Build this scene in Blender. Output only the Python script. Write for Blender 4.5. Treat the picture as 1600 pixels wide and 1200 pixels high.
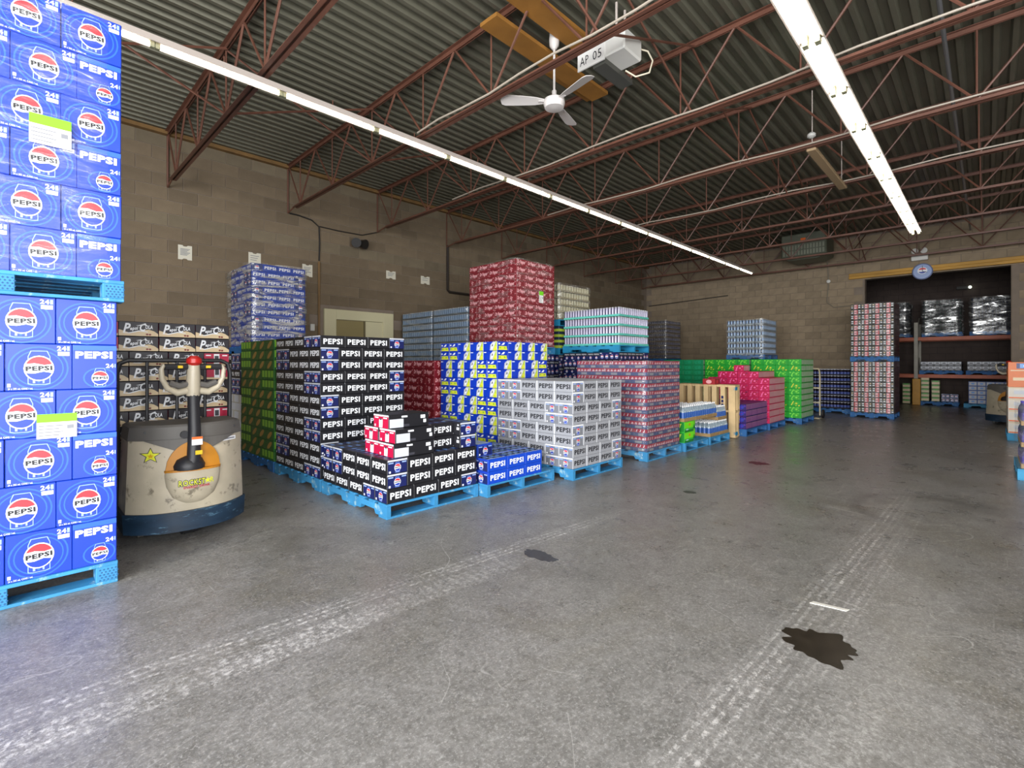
import bpy, bmesh, math, random
from mathutils import Vector, Matrix, noise
random.seed(11)
for o in list(bpy.data.objects):
    bpy.data.objects.remove(o, do_unlink=True)
S = bpy.context.scene
COL = S.collection
PI = math.pi

# ---------------------------------------------------------------- camera, world, light
cd = bpy.data.cameras.new('camera')
cd.sensor_width = 36.0
cd.lens = 761.0 / 1600.0 * 36.0
cd.shift_y = -0.02
cd.clip_start = 0.05
cam = bpy.data.objects.new('camera', cd)
COL.objects.link(cam)
cam.location = (0, 0, 1.3)
cam.rotation_euler = (PI / 2, 0, math.radians(44.3 - 90))
S.camera = cam

wd = bpy.data.worlds.new('world')
S.world = wd
wd.use_nodes = True
bg = wd.node_tree.nodes['Background']
bg.inputs['Color'].default_value = (0.90, 0.95, 1.0, 1)
bg.inputs['Strength'].default_value = 1.0

def area(name, loc, rot, sx, sy, power, col):
    l = bpy.data.lights.new(name, 'AREA')
    l.shape = 'RECTANGLE'; l.size = sx; l.size_y = sy
    l.energy = power; l.color = col
    o = bpy.data.objects.new(name, l); COL.objects.link(o)
    o.location = loc; o.rotation_euler = rot
    return o
# daylight in the two open dock doors: one in the right wall, one behind the camera
DOCK = area('daylight_dock_side', (-1.6, -5.85, 2.1), (PI / 2, 0, 0), 6.0, 4.0, 620, (0.97, 0.985, 1.0))
DOCK2 = area('daylight_dock_rear', (-4.85, -0.6, 2.1), (PI / 2, 0, -PI / 2), 6.4, 4.0, 1080, (0.97, 0.985, 1.0))

S.view_settings.view_transform = 'Standard'
S.view_settings.look = 'None'
S.view_settings.gamma = 1
S.view_settings.use_curve_mapping = False
S.view_settings.exposure = 0.55
S.cycles.adaptive_threshold = 0.02
S.cycles.max_bounces = 8
S.cycles.diffuse_bounces = 4
S.cycles.glossy_bounces = 3
S.cycles.transparent_max_bounces = 12
S.cycles.caustics_reflective = False
S.cycles.caustics_refractive = False
TUBE_POWER = 10.0

# ---------------------------------------------------------------- materials
def lin(c):
    c = c / 255.0
    return c / 12.92 if c <= 0.04045 else ((c + 0.055) / 1.055) ** 2.4
def rgb(h):
    if isinstance(h, tuple): return h
    h = h.lstrip('#')
    return tuple(lin(int(h[i:i + 2], 16)) for i in (0, 2, 4)) + (1,)
MATS = {}
def nd(nt, t, **kw):
    n = nt.nodes.new(t)
    for k, v in kw.items(): setattr(n, k, v)
    return n
def M(name, col=None, rough=0.55, metal=0.0, var=0.0, scale=6.0, bump=0.0, bscale=40.0, emit=0, spec=0.5, wear=None, wearamt=0.0, stretch=None):
    """principled material; var = brightness mottling, wear = colour showing through in scuffed patches"""
    if name in MATS: return MATS[name]
    m = bpy.data.materials.new(name); m.use_nodes = True
    nt = m.node_tree; b = nt.nodes['Principled BSDF']; L = nt.links
    c = rgb(col)
    b.inputs['Base Color'].default_value = c
    b.inputs['Roughness'].default_value = rough
    b.inputs['Metallic'].default_value = metal
    b.inputs['Specular IOR Level'].default_value = spec
    m.diffuse_color = c
    if emit:
        b.inputs['Emission Color'].default_value = c
        b.inputs['Emission Strength'].default_value = emit
    if var or bump or wear:
        tc = nd(nt, 'ShaderNodeTexCoord')
        mp = nd(nt, 'ShaderNodeMapping')
        L.new(tc.outputs['Object'], mp.inputs['Vector'])
        if stretch: mp.inputs['Scale'].default_value = stretch
        src = None
        if var:
            n = nd(nt, 'ShaderNodeTexNoise'); n.inputs['Scale'].default_value = scale; n.inputs['Detail'].default_value = 5
            L.new(mp.outputs[0], n.inputs['Vector'])
            r = nd(nt, 'ShaderNodeMapRange'); r.inputs[1].default_value = 0.3; r.inputs[2].default_value = 0.7
            r.inputs[3].default_value = 1 - var; r.inputs[4].default_value = 1 + var
            L.new(n.outputs['Fac'], r.inputs[0])
            mx = nd(nt, 'ShaderNodeMix', data_type='RGBA', blend_type='MULTIPLY')
            mx.inputs[0].default_value = 1
            mx.inputs[6].default_value = c
            L.new(r.outputs[0], mx.inputs[7])
            src = mx.outputs[2]
        if wear:
            n2 = nd(nt, 'ShaderNodeTexNoise'); n2.inputs['Scale'].default_value = scale * 2.3; n2.inputs['Detail'].default_value = 8
            n2.inputs['Roughness'].default_value = 0.7
            L.new(mp.outputs[0], n2.inputs['Vector'])
            r2 = nd(nt, 'ShaderNodeMapRange'); r2.inputs[1].default_value = 0.62 - wearamt * 0.3; r2.inputs[2].default_value = 0.70 - wearamt * 0.3
            L.new(n2.outputs['Fac'], r2.inputs[0])
            mx2 = nd(nt, 'ShaderNodeMix', data_type='RGBA')
            L.new(r2.outputs[0], mx2.inputs[0])
            if src: L.new(src, mx2.inputs[6])
            else: mx2.inputs[6].default_value = c
            mx2.inputs[7].default_value = rgb(wear)
            src = mx2.outputs[2]
        if src: L.new(src, b.inputs['Base Color'])
        if bump:
            n3 = nd(nt, 'ShaderNodeTexNoise'); n3.inputs['Scale'].default_value = bscale; n3.inputs['Detail'].default_value = 4
            L.new(mp.outputs[0], n3.inputs['Vector'])
            bp = nd(nt, 'ShaderNodeBump'); bp.inputs['Strength'].default_value = bump; bp.inputs['Distance'].default_value = 0.01
            L.new(n3.outputs['Fac'], bp.inputs['Height'])
            L.new(bp.outputs[0], b.inputs['Normal'])
    MATS[name] = m
    return m

def glassy(name, col, rough=0.05, alpha=0.35):
    """clear plastic: tinted transparent mixed with gloss"""
    if name in MATS: return MATS[name]
    m = bpy.data.materials.new(name); m.use_nodes = True
    nt = m.node_tree; nt.nodes.clear(); L = nt.links
    out = nd(nt, 'ShaderNodeOutputMaterial'); mix = nd(nt, 'ShaderNodeMixShader')
    tr = nd(nt, 'ShaderNodeBsdfTransparent'); gl = nd(nt, 'ShaderNodeBsdfPrincipled')
    tr.inputs[0].default_value = (1, 1, 1, 1)
    gl.inputs['Base Color'].default_value = rgb(col); gl.inputs['Roughness'].default_value = rough
    mix.inputs[0].default_value = alpha
    L.new(tr.outputs[0], mix.inputs[1]); L.new(gl.outputs[0], mix.inputs[2]); L.new(mix.outputs[0], out.inputs[0])
    MATS[name] = m
    return m

def film_mat(name='stretch_film', a0=0.08, a1=0.34, t0=.48, t1=.72, sz=9, sc=2.0):  # clear film; whitish noise streaks in its opacity imitate glare
    if name in MATS: return MATS[name]
    m = bpy.data.materials.new(name); m.use_nodes = True
    nt = m.node_tree; nt.nodes.clear(); L = nt.links
    out = nd(nt, 'ShaderNodeOutputMaterial'); mix = nd(nt, 'ShaderNodeMixShader')
    tr = nd(nt, 'ShaderNodeBsdfTransparent'); gl = nd(nt, 'ShaderNodeBsdfPrincipled')
    gl.inputs['Base Color'].default_value = (0.78, 0.78, 0.76, 1); gl.inputs['Roughness'].default_value = 0.22
    gl.inputs['Specular IOR Level'].default_value = 0.9
    tc = nd(nt, 'ShaderNodeTexCoord'); mp = nd(nt, 'ShaderNodeMapping'); mp.inputs['Scale'].default_value = (1.6, 1.6, sz)
    mp.inputs['Rotation'].default_value = (0.12, 0.1, 0)
    L.new(tc.outputs['Object'], mp.inputs[0])
    n = nd(nt, 'ShaderNodeTexNoise'); n.inputs['Scale'].default_value = sc; n.inputs['Detail'].default_value = 4; n.inputs['Roughness'].default_value = 0.55
    n.inputs['Distortion'].default_value = 0.8
    L.new(mp.outputs[0], n.inputs['Vector'])
    r = nd(nt, 'ShaderNodeMapRange'); r.inputs[1].default_value = t0; r.inputs[2].default_value = t1
    r.inputs[3].default_value = a0; r.inputs[4].default_value = a1
    L.new(n.outputs['Fac'], r.inputs[0]); L.new(r.outputs[0], mix.inputs[0])
    bp = nd(nt, 'ShaderNodeBump'); bp.inputs['Strength'].default_value = 0.8; bp.inputs['Distance'].default_value = 0.03
    L.new(n.outputs['Fac'], bp.inputs['Height']); L.new(bp.outputs[0], gl.inputs['Normal'])
    gs = nd(nt, 'ShaderNodeBsdfGlossy'); gs.inputs['Color'].default_value = (.95, .95, .93, 1); gs.inputs['Roughness'].default_value = .2; L.new(bp.outputs[0], gs.inputs['Normal'])
    m2 = nd(nt, 'ShaderNodeMixShader'); m2.inputs[0].default_value = .45; L.new(gl.outputs[0], m2.inputs[1]); L.new(gs.outputs[0], m2.inputs[2])
    L.new(tr.outputs[0], mix.inputs[1]); L.new(m2.outputs[0], mix.inputs[2]); L.new(mix.outputs[0], out.inputs[0])
    MATS[name] = m
    return m

# ---------------------------------------------------------------- mesh builder
class MB:
    def __init__(s): s.v = []; s.f = []; s.m = []
    def face(s, pts, m=0):
        i = len(s.v); s.v += [tuple(p) for p in pts]; s.f.append(tuple(range(i, i + len(pts)))); s.m.append(m)
    def box(s, x0, x1, y0, y1, z0, z1, m=0):
        i = len(s.v)
        s.v += [(x, y, z) for z in (z0, z1) for y in (y0, y1) for x in (x0, x1)]
        for q in ((0, 2, 3, 1), (4, 5, 7, 6), (0, 1, 5, 4), (2, 6, 7, 3), (0, 4, 6, 2), (1, 3, 7, 5)):
            s.f.append(tuple(i + k for k in q)); s.m.append(m)
    def cbox(s, x0, x1, y0, y1, z0, z1, c=0.004, m=0):
        """box with chamfered edges"""
        X = (x0, x1); Y = (y0, y1); Z = (z0, z1); i = len(s.v); idx = {}
        for a in (0, 1):
            for b in (0, 1):
                for d in (0, 1):
                    sx = c if a == 0 else -c; sy = c if b == 0 else -c; sz = c if d == 0 else -c
                    idx[a, b, d] = len(s.v)
                    s.v += [(X[a], Y[b] + sy, Z[d] + sz), (X[a] + sx, Y[b], Z[d] + sz), (X[a] + sx, Y[b] + sy, Z[d])]
        def V(a, b, d, k): return idx[a, b, d] + k
        def F(*q): s.f.append(q); s.m.append(m)
        for a in (0, 1):
            F(V(a, 0, 0, 0), V(a, 1, 0, 0), V(a, 1, 1, 0), V(a, 0, 1, 0))
            F(V(0, a, 0, 1), V(1, a, 0, 1), V(1, a, 1, 1), V(0, a, 1, 1))
            F(V(0, 0, a, 2), V(1, 0, a, 2), V(1, 1, a, 2), V(0, 1, a, 2))
        for a in (0, 1):
            for b in (0, 1):
                F(V(a, b, 0, 0), V(a, b, 1, 0), V(a, b, 1, 1), V(a, b, 0, 1))
                F(V(a, 0, b, 0), V(a, 1, b, 0), V(a, 1, b, 2), V(a, 0, b, 2))
                F(V(0, a, b, 1), V(1, a, b, 1), V(1, a, b, 2), V(0, a, b, 2))
                for d in (0, 1): F(V(a, b, d, 0), V(a, b, d, 1), V(a, b, d, 2))
    def cyl(s, p0, p1, r0, r1=None, n=12, m=0, caps=True):
        r1 = r0 if r1 is None else r1
        p0 = Vector(p0); p1 = Vector(p1); d = (p1 - p0).normalized()
        u = d.orthogonal().normalized(); w = d.cross(u); i = len(s.v)
        for p, r in ((p0, r0), (p1, r1)):
            for k in range(n):
                a = 2 * PI * k / n; s.v.append(tuple(p + u * (r * math.cos(a)) + w * (r * math.sin(a))))
        for k in range(n):
            s.f.append((i + k, i + (k + 1) % n, i + n + (k + 1) % n, i + n + k)); s.m.append(m)
        if caps:
            s.f.append(tuple(i + k for k in reversed(range(n)))); s.m.append(m)
            s.f.append(tuple(i + n + k for k in range(n))); s.m.append(m)
    def tube(s, pts, r, n=8, m=0):
        pts = [Vector(p) for p in pts]; i = len(s.v); u = None
        for k, p in enumerate(pts):
            d = (pts[min(k + 1, len(pts) - 1)] - pts[max(k - 1, 0)]).normalized()
            if u is None: u = d.orthogonal().normalized()
            else: u = (u - d * u.dot(d)).normalized()
            w = d.cross(u); rr = r[k] if isinstance(r, (list, tuple)) else r
            for q in range(n):
                a = 2 * PI * q / n; s.v.append(tuple(p + u * (rr * math.cos(a)) + w * (rr * math.sin(a))))
        for k in range(len(pts) - 1):
            for q in range(n):
                s.f.append((i + k * n + q, i + k * n + (q + 1) % n, i + (k + 1) * n + (q + 1) % n, i + (k + 1) * n + q)); s.m.append(m)
        s.f.append(tuple(i + q for q in reversed(range(n)))); s.m.append(m)
        e = i + (len(pts) - 1) * n
        s.f.append(tuple(e + q for q in range(n))); s.m.append(m)
    def lathe(s, prof, n=16, m=0, c=(0, 0, 0)):
        i = len(s.v)
        for r, z in prof:
            for k in range(n):
                a = 2 * PI * k / n; s.v.append((c[0] + r * math.cos(a), c[1] + r * math.sin(a), c[2] + z))
        for j in range(len(prof) - 1):
            for k in range(n):
                s.f.append((i + j * n + k, i + j * n + (k + 1) % n, i + (j + 1) * n + (k + 1) % n, i + (j + 1) * n + k)); s.m.append(m)
        s.f.append(tuple(i + k for k in reversed(range(n)))); s.m.append(m)
        e = i + (len(prof) - 1) * n
        s.f.append(tuple(e + k for k in range(n))); s.m.append(m)
    def prism(s, poly, fr, d0, d1, m=0):
        """2-D outline poly extruded; fr(u, v, d) -> 3-D"""
        n = len(poly); i = len(s.v)
        for d in (d0, d1): s.v += [tuple(fr(u, v, d)) for u, v in poly]
        s.f.append(tuple(i + k for k in reversed(range(n)))); s.m.append(m)
        s.f.append(tuple(i + n + k for k in range(n))); s.m.append(m)
        for k in range(n):
            s.f.append((i + k, i + (k + 1) % n, i + n + (k + 1) % n, i + n + k)); s.m.append(m)
    def mesh(s, name, mats, smooth=False, fix=True):
        me = bpy.data.meshes.new(name); me.from_pydata(s.v, [], s.f); me.update()
        for mt in (mats if isinstance(mats, (list, tuple)) else [mats]): me.materials.append(mt)
        me.polygons.foreach_set('material_index', s.m)
        if fix:
            bm = bmesh.new(); bm.from_mesh(me); bmesh.ops.recalc_face_normals(bm, faces=bm.faces); bm.to_mesh(me); bm.free()
        if smooth:
            me.polygons.foreach_set('use_smooth', [True] * len(me.polygons)); me.set_sharp_from_angle(angle=math.radians(38))
        return me
    def build(s, name, mats, parent=None, smooth=False, loc=(0, 0, 0), rz=0, fix=True):
        return put(name, s.mesh(name, mats, smooth, fix), parent, loc, rz)

def put(name, me, parent=None, loc=(0, 0, 0), rz=0):
    o = bpy.data.objects.new(name, me); COL.objects.link(o)
    o.location = loc; o.rotation_euler = (0, 0, rz)
    if parent: o.parent = parent
    return o
def tag(o, label=None, cat=None, group=None, kind=None):
    if label: o['label'] = label
    if cat: o['category'] = cat
    if group: o['group'] = group
    if kind: o['kind'] = kind
    return o
def thing(name, label, cat, loc=(0, 0, 0), rz=0, group=None, kind=None):
    o = bpy.data.objects.new(name, None); COL.objects.link(o)
    o.empty_display_size = 0.1
    o.location = loc; o.rotation_euler = (0, 0, rz)
    return tag(o, label, cat, group, kind)
ORD = ['first', 'second', 'third', 'fourth', 'fifth', 'sixth', 'seventh', 'eighth', 'ninth', 'tenth', 'eleventh', 'twelfth', 'thirteenth', 'fourteenth', 'fifteenth', 'sixteenth', 'seventeenth', 'eighteenth', 'nineteenth', 'twentieth']

# flat print: text and shapes laid on a face
TXT = {}
def text2d(t, shear=0.0, bold=0.03):
    k = (t, shear, bold)
    if k not in TXT:
        cu = bpy.data.curves.new('txt', 'FONT'); cu.body = t; cu.offset = bold; cu.shear = shear; cu.resolution_u = 2
        cu.space_character = 1.10
        ob = bpy.data.objects.new('txt', cu); COL.objects.link(ob)
        dg = bpy.context.evaluated_depsgraph_get(); ev = ob.evaluated_get(dg); me = ev.to_mesh()
        vs = [(v.co.x, v.co.y) for v in me.vertices]; fs = [tuple(p.vertices) for p in me.polygons]
        ev.to_mesh_clear(); bpy.data.objects.remove(ob, do_unlink=True); bpy.data.curves.remove(cu)
        x0 = min(v[0] for v in vs); x1 = max(v[0] for v in vs); y0 = min(v[1] for v in vs); y1 = max(v[1] for v in vs)
        TXT[k] = ([((x - x0) / (x1 - x0) - .5, (y - y0) / (y1 - y0) - .5) for x, y in vs], fs)
    return TXT[k]
def ell(cx, cy, rx, ry, n=16, a0=0, a1=2 * PI):
    return [(cx + rx * math.cos(a0 + (a1 - a0) * k / n), cy + ry * math.sin(a0 + (a1 - a0) * k / n)) for k in range(n + (0 if a1 - a0 > 6.28 else 1))]
def rect(x0, y0, x1, y1): return [(x0, y0), (x1, y0), (x1, y1), (x0, y1)]
def T(t, cx, cy, w, h, m, lay=3, shear=0.0, bold=0.03, rot=0.0): return ('t', t, cx, cy, w, h, m, lay, shear, bold, rot)
def P(poly, m, lay=1): return ('p', poly, m, lay)
def printf(mb, o, u, v, n, items, slots):
    """lay print items on the face with centre o, right u, up v, normal n"""
    o = Vector(o); u = Vector(u); v = Vector(v); n = Vector(n)
    def slot(m):
        if m not in slots: slots.append(m)
        return slots.index(m)
    for it in items:
        if it[0] == 'p':
            e = n * (0.0006 + 0.0005 * it[3])
            mb.face([o + u * x + v * y + e for x, y in it[1]], slot(it[2]))
        else:
            _, t, cx, cy, w, h, m, lay, sh, bo, rot = it
            vs, fs = text2d(t, sh, bo); e = n * (0.0006 + 0.0005 * lay); i = len(mb.v); c, s_ = math.cos(rot), math.sin(rot)
            for x, y in vs:
                x *= w; y *= h
                mb.v.append(tuple(o + u * (cx + x * c - y * s_) + v * (cy + x * s_ + y * c) + e))
            sl = slot(m)
            for f in fs: mb.f.append(tuple(i + k for k in f)); mb.m.append(sl)

def globe(cx, cy, r, text='PEPSI', can=True, lay=1, n=20, lite=False, asp=1.0, k=.68, top=1.38, bot=1.22):
    """round three-band emblem over an outlined can"""
    it = []
    def canp(k, top, bot): return [(cx - r * k, cy - r * bot), (cx - r * k, cy + r * .92), (cx - r * (k - .16), cy + r * top), (cx + r * (k - .16), cy + r * top), (cx + r * k, cy + r * .92), (cx + r * k, cy - r * bot), (cx + r * k * .6, cy - r * (bot + .07)), (cx - r * k * .6, cy - r * (bot + .07))]
    if can:
        it.append(P(canp(k, top, bot), 'p_pale' if not lite else 'p_white', lay)); it.append(P(canp(k - .05, top - .05, bot - .05), 'p_blue', lay + 1))
        if not lite:
            for a, b_, c_ in ((-.46, -.28, 'p_pale'), (-.12, .06, 'p_ring'), (.26, .40, 'p_pale')): it.append(P(rect(cx + r * k * 1.2 * a, cy - r * (bot - .06), cx + r * k * 1.2 * b_, cy + r * .9), c_, lay + 2))
    it.append(P(ell(cx, cy, r * asp, r, n), 'p_white', lay + 3))
    up = ell(cx, cy, r * asp * .91, r * .91, 14, math.radians(22), math.radians(158))
    it.append(P(up + [(cx - r * asp * .3, cy + r * .40), (cx + r * asp * .35, cy + r * .26)], 'p_red', lay + 4))
    dn = ell(cx, cy, r * asp * .91, r * .91, 14, math.radians(204), math.radians(336))
    it.append(P(dn + [(cx + r * asp * .3, cy - r * .26), (cx - r * asp * .3, cy - r * .40)], 'p_blue2', lay + 4))
    if text and not lite: it.append(T(text, cx, cy + r * .0, r * asp * 1.74, r * .38, 'p_black', lay + 5, bold=.05, rot=.04))
    return it

PRINT = {'p_white': '#eef0f4', 'p_black': '#16161c', 'p_red': '#d8323c', 'p_blue': '#2340a0', 'p_blue2': '#1a3aa8', 'p_pale': '#93aee8', 'p_silver': '#c3c6ce', 'p_navy': '#141d55',
         'p_yellow': '#d9dc3c', 'p_lime': '#b6cc46', 'p_cream': '#d9c29a', 'p_crimson': '#b5123f', 'p_cherry': '#7a1414', 'p_pink': '#e7a7ad', 'p_green': '#1a7a2c', 'p_dgreen': '#2a5a20', 'p_lgreen': '#86bc34',
         'p_amber': '#a8843c', 'p_grey': '#7d7f86', 'p_orange': '#ea6a20', 'p_ring': '#2a60dc', 'p_purple': '#5a2f9a', 'p_mag': '#f06aa6', 'p_dred': '#5e0f1d', 'p_dgrey': '#3c3c44', 'p_gold': '#c99a1c', 'p_lime2': '#79e622', 'p_teal': '#118a6c', 'p_lblue': '#6ea4e8', 'p_navy2': '#26346e', 'p_mint': '#9fd8c4', 'p_rose': '#a86a72'}
def PM(k): return M(k, PRINT[k], rough=0.42)

def carton(name, L, W, H, base, long_p, end_p, top_p=(), long_b=None, rough=0.45):
    """printed carton: L along x, W along y; returns the shared mesh"""
    mb = MB(); mb.cbox(-L / 2 + .001, L / 2 - .001, -W / 2 + .001, W / 2 - .001, 0, H - .0015, 0.0035)
    slots = ['BASE']
    l2, w2, h2 = L / 2 - .001, W / 2 - .001, H / 2
    printf(mb, (0, -w2, h2), (1, 0, 0), (0, 0, 1), (0, -1, 0), long_p, slots)
    printf(mb, (0, w2, h2), (-1, 0, 0), (0, 0, 1), (0, 1, 0), long_b if long_b is not None else long_p, slots)
    printf(mb, (-l2, 0, h2), (0, -1, 0), (0, 0, 1), (-1, 0, 0), end_p, slots)
    printf(mb, (l2, 0, h2), (0, 1, 0), (0, 0, 1), (1, 0, 0), end_p, slots)
    printf(mb, (0, 0, H - .0015), (1, 0, 0), (0, 1, 0), (0, 0, 1), top_p, slots)
    mats = [M('board_' + name, base, rough=rough, var=0.05, scale=9)] + [PM(k) for k in slots[1:]]
    return mb.mesh(name, mats, fix=False)

# ---------------------------------------------------------------- the setting
WX0, WX1, WY0, WY1, ZC = -5.0, 16.7, -6.0, 9.2, 4.92

def floor_mat():
    m = bpy.data.materials.new('concrete_floor'); m.use_nodes = True
    nt = m.node_tree; b = nt.nodes['Principled BSDF']; L = nt.links
    tc = nd(nt, 'ShaderNodeTexCoord'); sep = nd(nt, 'ShaderNodeSeparateXYZ'); L.new(tc.outputs['Object'], sep.inputs[0])
    cache = {}
    def noi(scale, det=6, rough=.6, vec=None, dist=0):
        key = (scale, det, rough, dist)
        if vec is None and key in cache: return cache[key]
        n = nd(nt, 'ShaderNodeTexNoise'); n.inputs['Scale'].default_value = scale; n.inputs['Detail'].default_value = det
        n.inputs['Roughness'].default_value = rough; n.inputs['Distortion'].default_value = dist
        L.new(vec or tc.outputs['Object'], n.inputs['Vector'])
        if vec is None: cache[key] = n.outputs['Fac']
        return n.outputs['Fac']
    def mr(x, a, b_, c, d, clamp=True):
        r = nd(nt, 'ShaderNodeMapRange'); r.clamp = clamp
        for i, q in enumerate((a, b_, c, d)): r.inputs[i + 1].default_value = q
        L.new(x, r.inputs[0]); return r.outputs[0]
    def mth(op, a, b_=None, c=None):
        n = nd(nt, 'ShaderNodeMath', operation=op)
        for i, q in enumerate((a, b_, c)):
            if q is None: continue
            if isinstance(q, (int, float)): n.inputs[i].default_value = q
            else: L.new(q, n.inputs[i])
        return n.outputs[0]
    def mix(fac, a, b_, bt='MIX'):
        n = nd(nt, 'ShaderNodeMix', data_type='RGBA', blend_type=bt)
        if isinstance(fac, (int, float)): n.inputs[0].default_value = fac
        else: L.new(fac, n.inputs[0])
        for i, q in ((6, a), (7, b_)):
            if isinstance(q, tuple): n.inputs[i].default_value = q
            else: L.new(q, n.inputs[i])
        return n.outputs[2]
    big = noi(0.55, 5, .55); mid = noi(3.4, 6, .72, dist=.2); fine = noi(26, 6, .7)
    col = mix(mr(big, .34, .66, 0, 1), rgb('#787672'), rgb('#94928f'))
    col = mix(mr(mid, .35, .7, 0, .8), col, rgb('#a3a19e'))
    col = mix(mr(noi(1.1, 6, .6, dist=1.0), .50, .68, 0, .65), col, rgb('#76705f'))
    col = mix(mr(fine, .35, .68, 0, .55), col, rgb('#5c5a57'))
    col = mix(mr(noi(9, 5, .8, dist=.3), .48, .66, 0, .55), col, rgb('#605e5a'))
    col = mix(mr(noi(15, 4, .8), .56, .68, 0, .45), col, rgb('#b9b7b4'))
    col = mix(mr(noi(48, 4, .85), .42, .62, 0, .5), col, rgb('#55534f'))
    col = mix(mr(noi(70, 3, .85), .52, .68, 0, .55), col, rgb('#c2c0bd'))
    # dark speckle and pale scratches
    col = mix(mr(noi(90, 3, .6), .66, .74, 0, .35), col, rgb('#4a4947'))
    wv = nd(nt, 'ShaderNodeTexNoise'); mp = nd(nt, 'ShaderNodeMapping'); mp.inputs['Rotation'].default_value = (0, 0, .5); mp.inputs['Scale'].default_value = (2.0, 40, 1)
    L.new(tc.outputs['Object'], mp.inputs[0]); L.new(mp.outputs[0], wv.inputs['Vector']); wv.inputs['Scale'].default_value = 1.3; wv.inputs['Detail'].default_value = 3
    col = mix(mr(wv.outputs['Fac'], .66, .74, 0, .3), col, rgb('#b4b2ae'))
    # chalky tyre tracks running along the aisle
    X, Y = sep.outputs[0], sep.outputs[1]
    wob = mth('MULTIPLY', mth('SUBTRACT', noi(.7, 2, .5), .5), .05)
    def track(y0, slope, half, x0, x1, amt, lane=.2):
        yy = mth('ADD', mth('SUBTRACT', Y, mth('ADD', mth('MULTIPLY', X, slope), y0)), wob)
        band = mr(mth('ABSOLUTE', yy), half * .75, half, 1, 0)
        lanes = mr(mth('SINE', mth('ADD', mth('MULTIPLY', yy, 2 * PI / .042), mth('MULTIPLY', noi(3, 3, .5), 3))), -.1, .6, lane, 1)
        tread = mr(mth('SINE', mth('ADD', mth('MULTIPLY', X, 2 * PI / .055), mth('MULTIPLY', noi(18, 4, .7), 22))), -.5, .5, 0.25, 1)
        brk = mth('MULTIPLY', mr(noi(30, 4, .85), .42, .60, 0, 1), mr(noi(1.6, 3, .6), .30, .55, .45, 1))
        ends = mth('MULTIPLY', mr(X, x0, x0 + .6, 0, 1), mr(X, x1 - 1.5, x1, 1, 0))
        return mth('MULTIPLY', mth('MULTIPLY', mth('MULTIPLY', band, lanes), mth('MULTIPLY', tread, brk)), mth('MULTIPLY', ends, amt))
    for a in ((2.56, -.068, .085, -3, 4.6, 1.0), (2.36, -.06, .10, -3, 2.9, 1.0, .75), (.76, -.03, .09, -2, 7.2, .9), (.42, -.02, .12, -2, 2.6, .95, .8), (.60, -.03, .05, .5, 6.5, .5)):
        col = mix(track(*a), col, rgb('#d2d0cd'))
    # fine curved scratches
    for sc_, th_, am_ in ((1.3, .0024, .32), (2.7, .0034, .22), (.8, .0020, .35)):
        col = mix(mth('MULTIPLY', mr(mth('ABSOLUTE', mth('SUBTRACT', noi(sc_, 1.5, .4, dist=.7), .5)), 0, th_, 1, 0), mr(noi(sc_ * 2.1, 3, .6), .52, .58, 0, am_)), col, rgb('#d8d6d2'))
    col = mix(mr(noi(.9, 4, .6, dist=.5), .56, .70, 0, .45), col, rgb('#57554f'))
    # old curved scuffs
    dx = mth('SUBTRACT', X, 5.6); dy = mth('SUBTRACT', Y, .35)
    rad = mth('SQRT', mth('ADD', mth('MULTIPLY', dx, dx), mth('MULTIPLY', mth('MULTIPLY', dy, dy), 1.3)))
    ring = mth('MULTIPLY', mr(mth('ABSOLUTE', mth('SUBTRACT', rad, .62)), .02, .1, 1, 0), mr(noi(2, 3, .5), .4, .6, 0, .4))
    col = mix(ring, col, rgb('#4c4a46'))
    L.new(col, b.inputs['Base Color'])
    L.new(mr(mid, .3, .7, .22, .42), b.inputs['Roughness'])
    bp = nd(nt, 'ShaderNodeBump'); bp.inputs['Strength'].default_value = .22; bp.inputs['Distance'].default_value = .004
    L.new(fine, bp.inputs['Height']); L.new(bp.outputs[0], b.inputs['Normal'])
    return m
mb = MB(); mb.box(WX0, 22.2, WY0, WY1, -.12, 0)
tag(mb.build('floor', floor_mat()), kind='structure')['label'] = 'worn grey concrete warehouse floor'

def block_mat(name, col, lo, hi):
    """masonry block whose tone differs from block to block"""
    m = M(name, col, rough=.9, var=.10, scale=5, bump=.35, bscale=70)
    nt = m.node_tree; L = nt.links; b = nt.nodes['Principled BSDF']
    oi = nd(nt, 'ShaderNodeObjectInfo'); ge = nd(nt, 'ShaderNodeNewGeometry'); ad = nd(nt, 'ShaderNodeMath', operation='ADD'); fr = nd(nt, 'ShaderNodeMath', operation='FRACT')
    L.new(oi.outputs['Random'], ad.inputs[0]); L.new(ge.outputs['Random Per Island'], ad.inputs[1]); L.new(ad.outputs[0], fr.inputs[0])
    r = nd(nt, 'ShaderNodeMapRange'); r.inputs[3].default_value = lo; r.inputs[4].default_value = hi
    pw = nd(nt, 'ShaderNodeMath', operation='POWER'); pw.inputs[1].default_value = .45; L.new(fr.outputs[0], pw.inputs[0]); L.new(pw.outputs[0], r.inputs[0])
    mx = nd(nt, 'ShaderNodeMix', data_type='RGBA', blend_type='MULTIPLY'); mx.inputs[0].default_value = 1
    L.new(b.inputs['Base Color'].links[0].from_socket, mx.inputs[6]); L.new(r.outputs[0], mx.inputs[7]); L.new(mx.outputs[2], b.inputs['Base Color'])
    return m
BLK = block_mat('block_brown', '#756652', .72, 1.08)
BOND = block_mat('block_bond', '#766a56', .76, 1.08)
BLK2 = block_mat('block_back', '#8e7e68', .88, 1.15)
MORT = M('mortar', '#84776a', rough=.95, var=.08)

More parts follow.
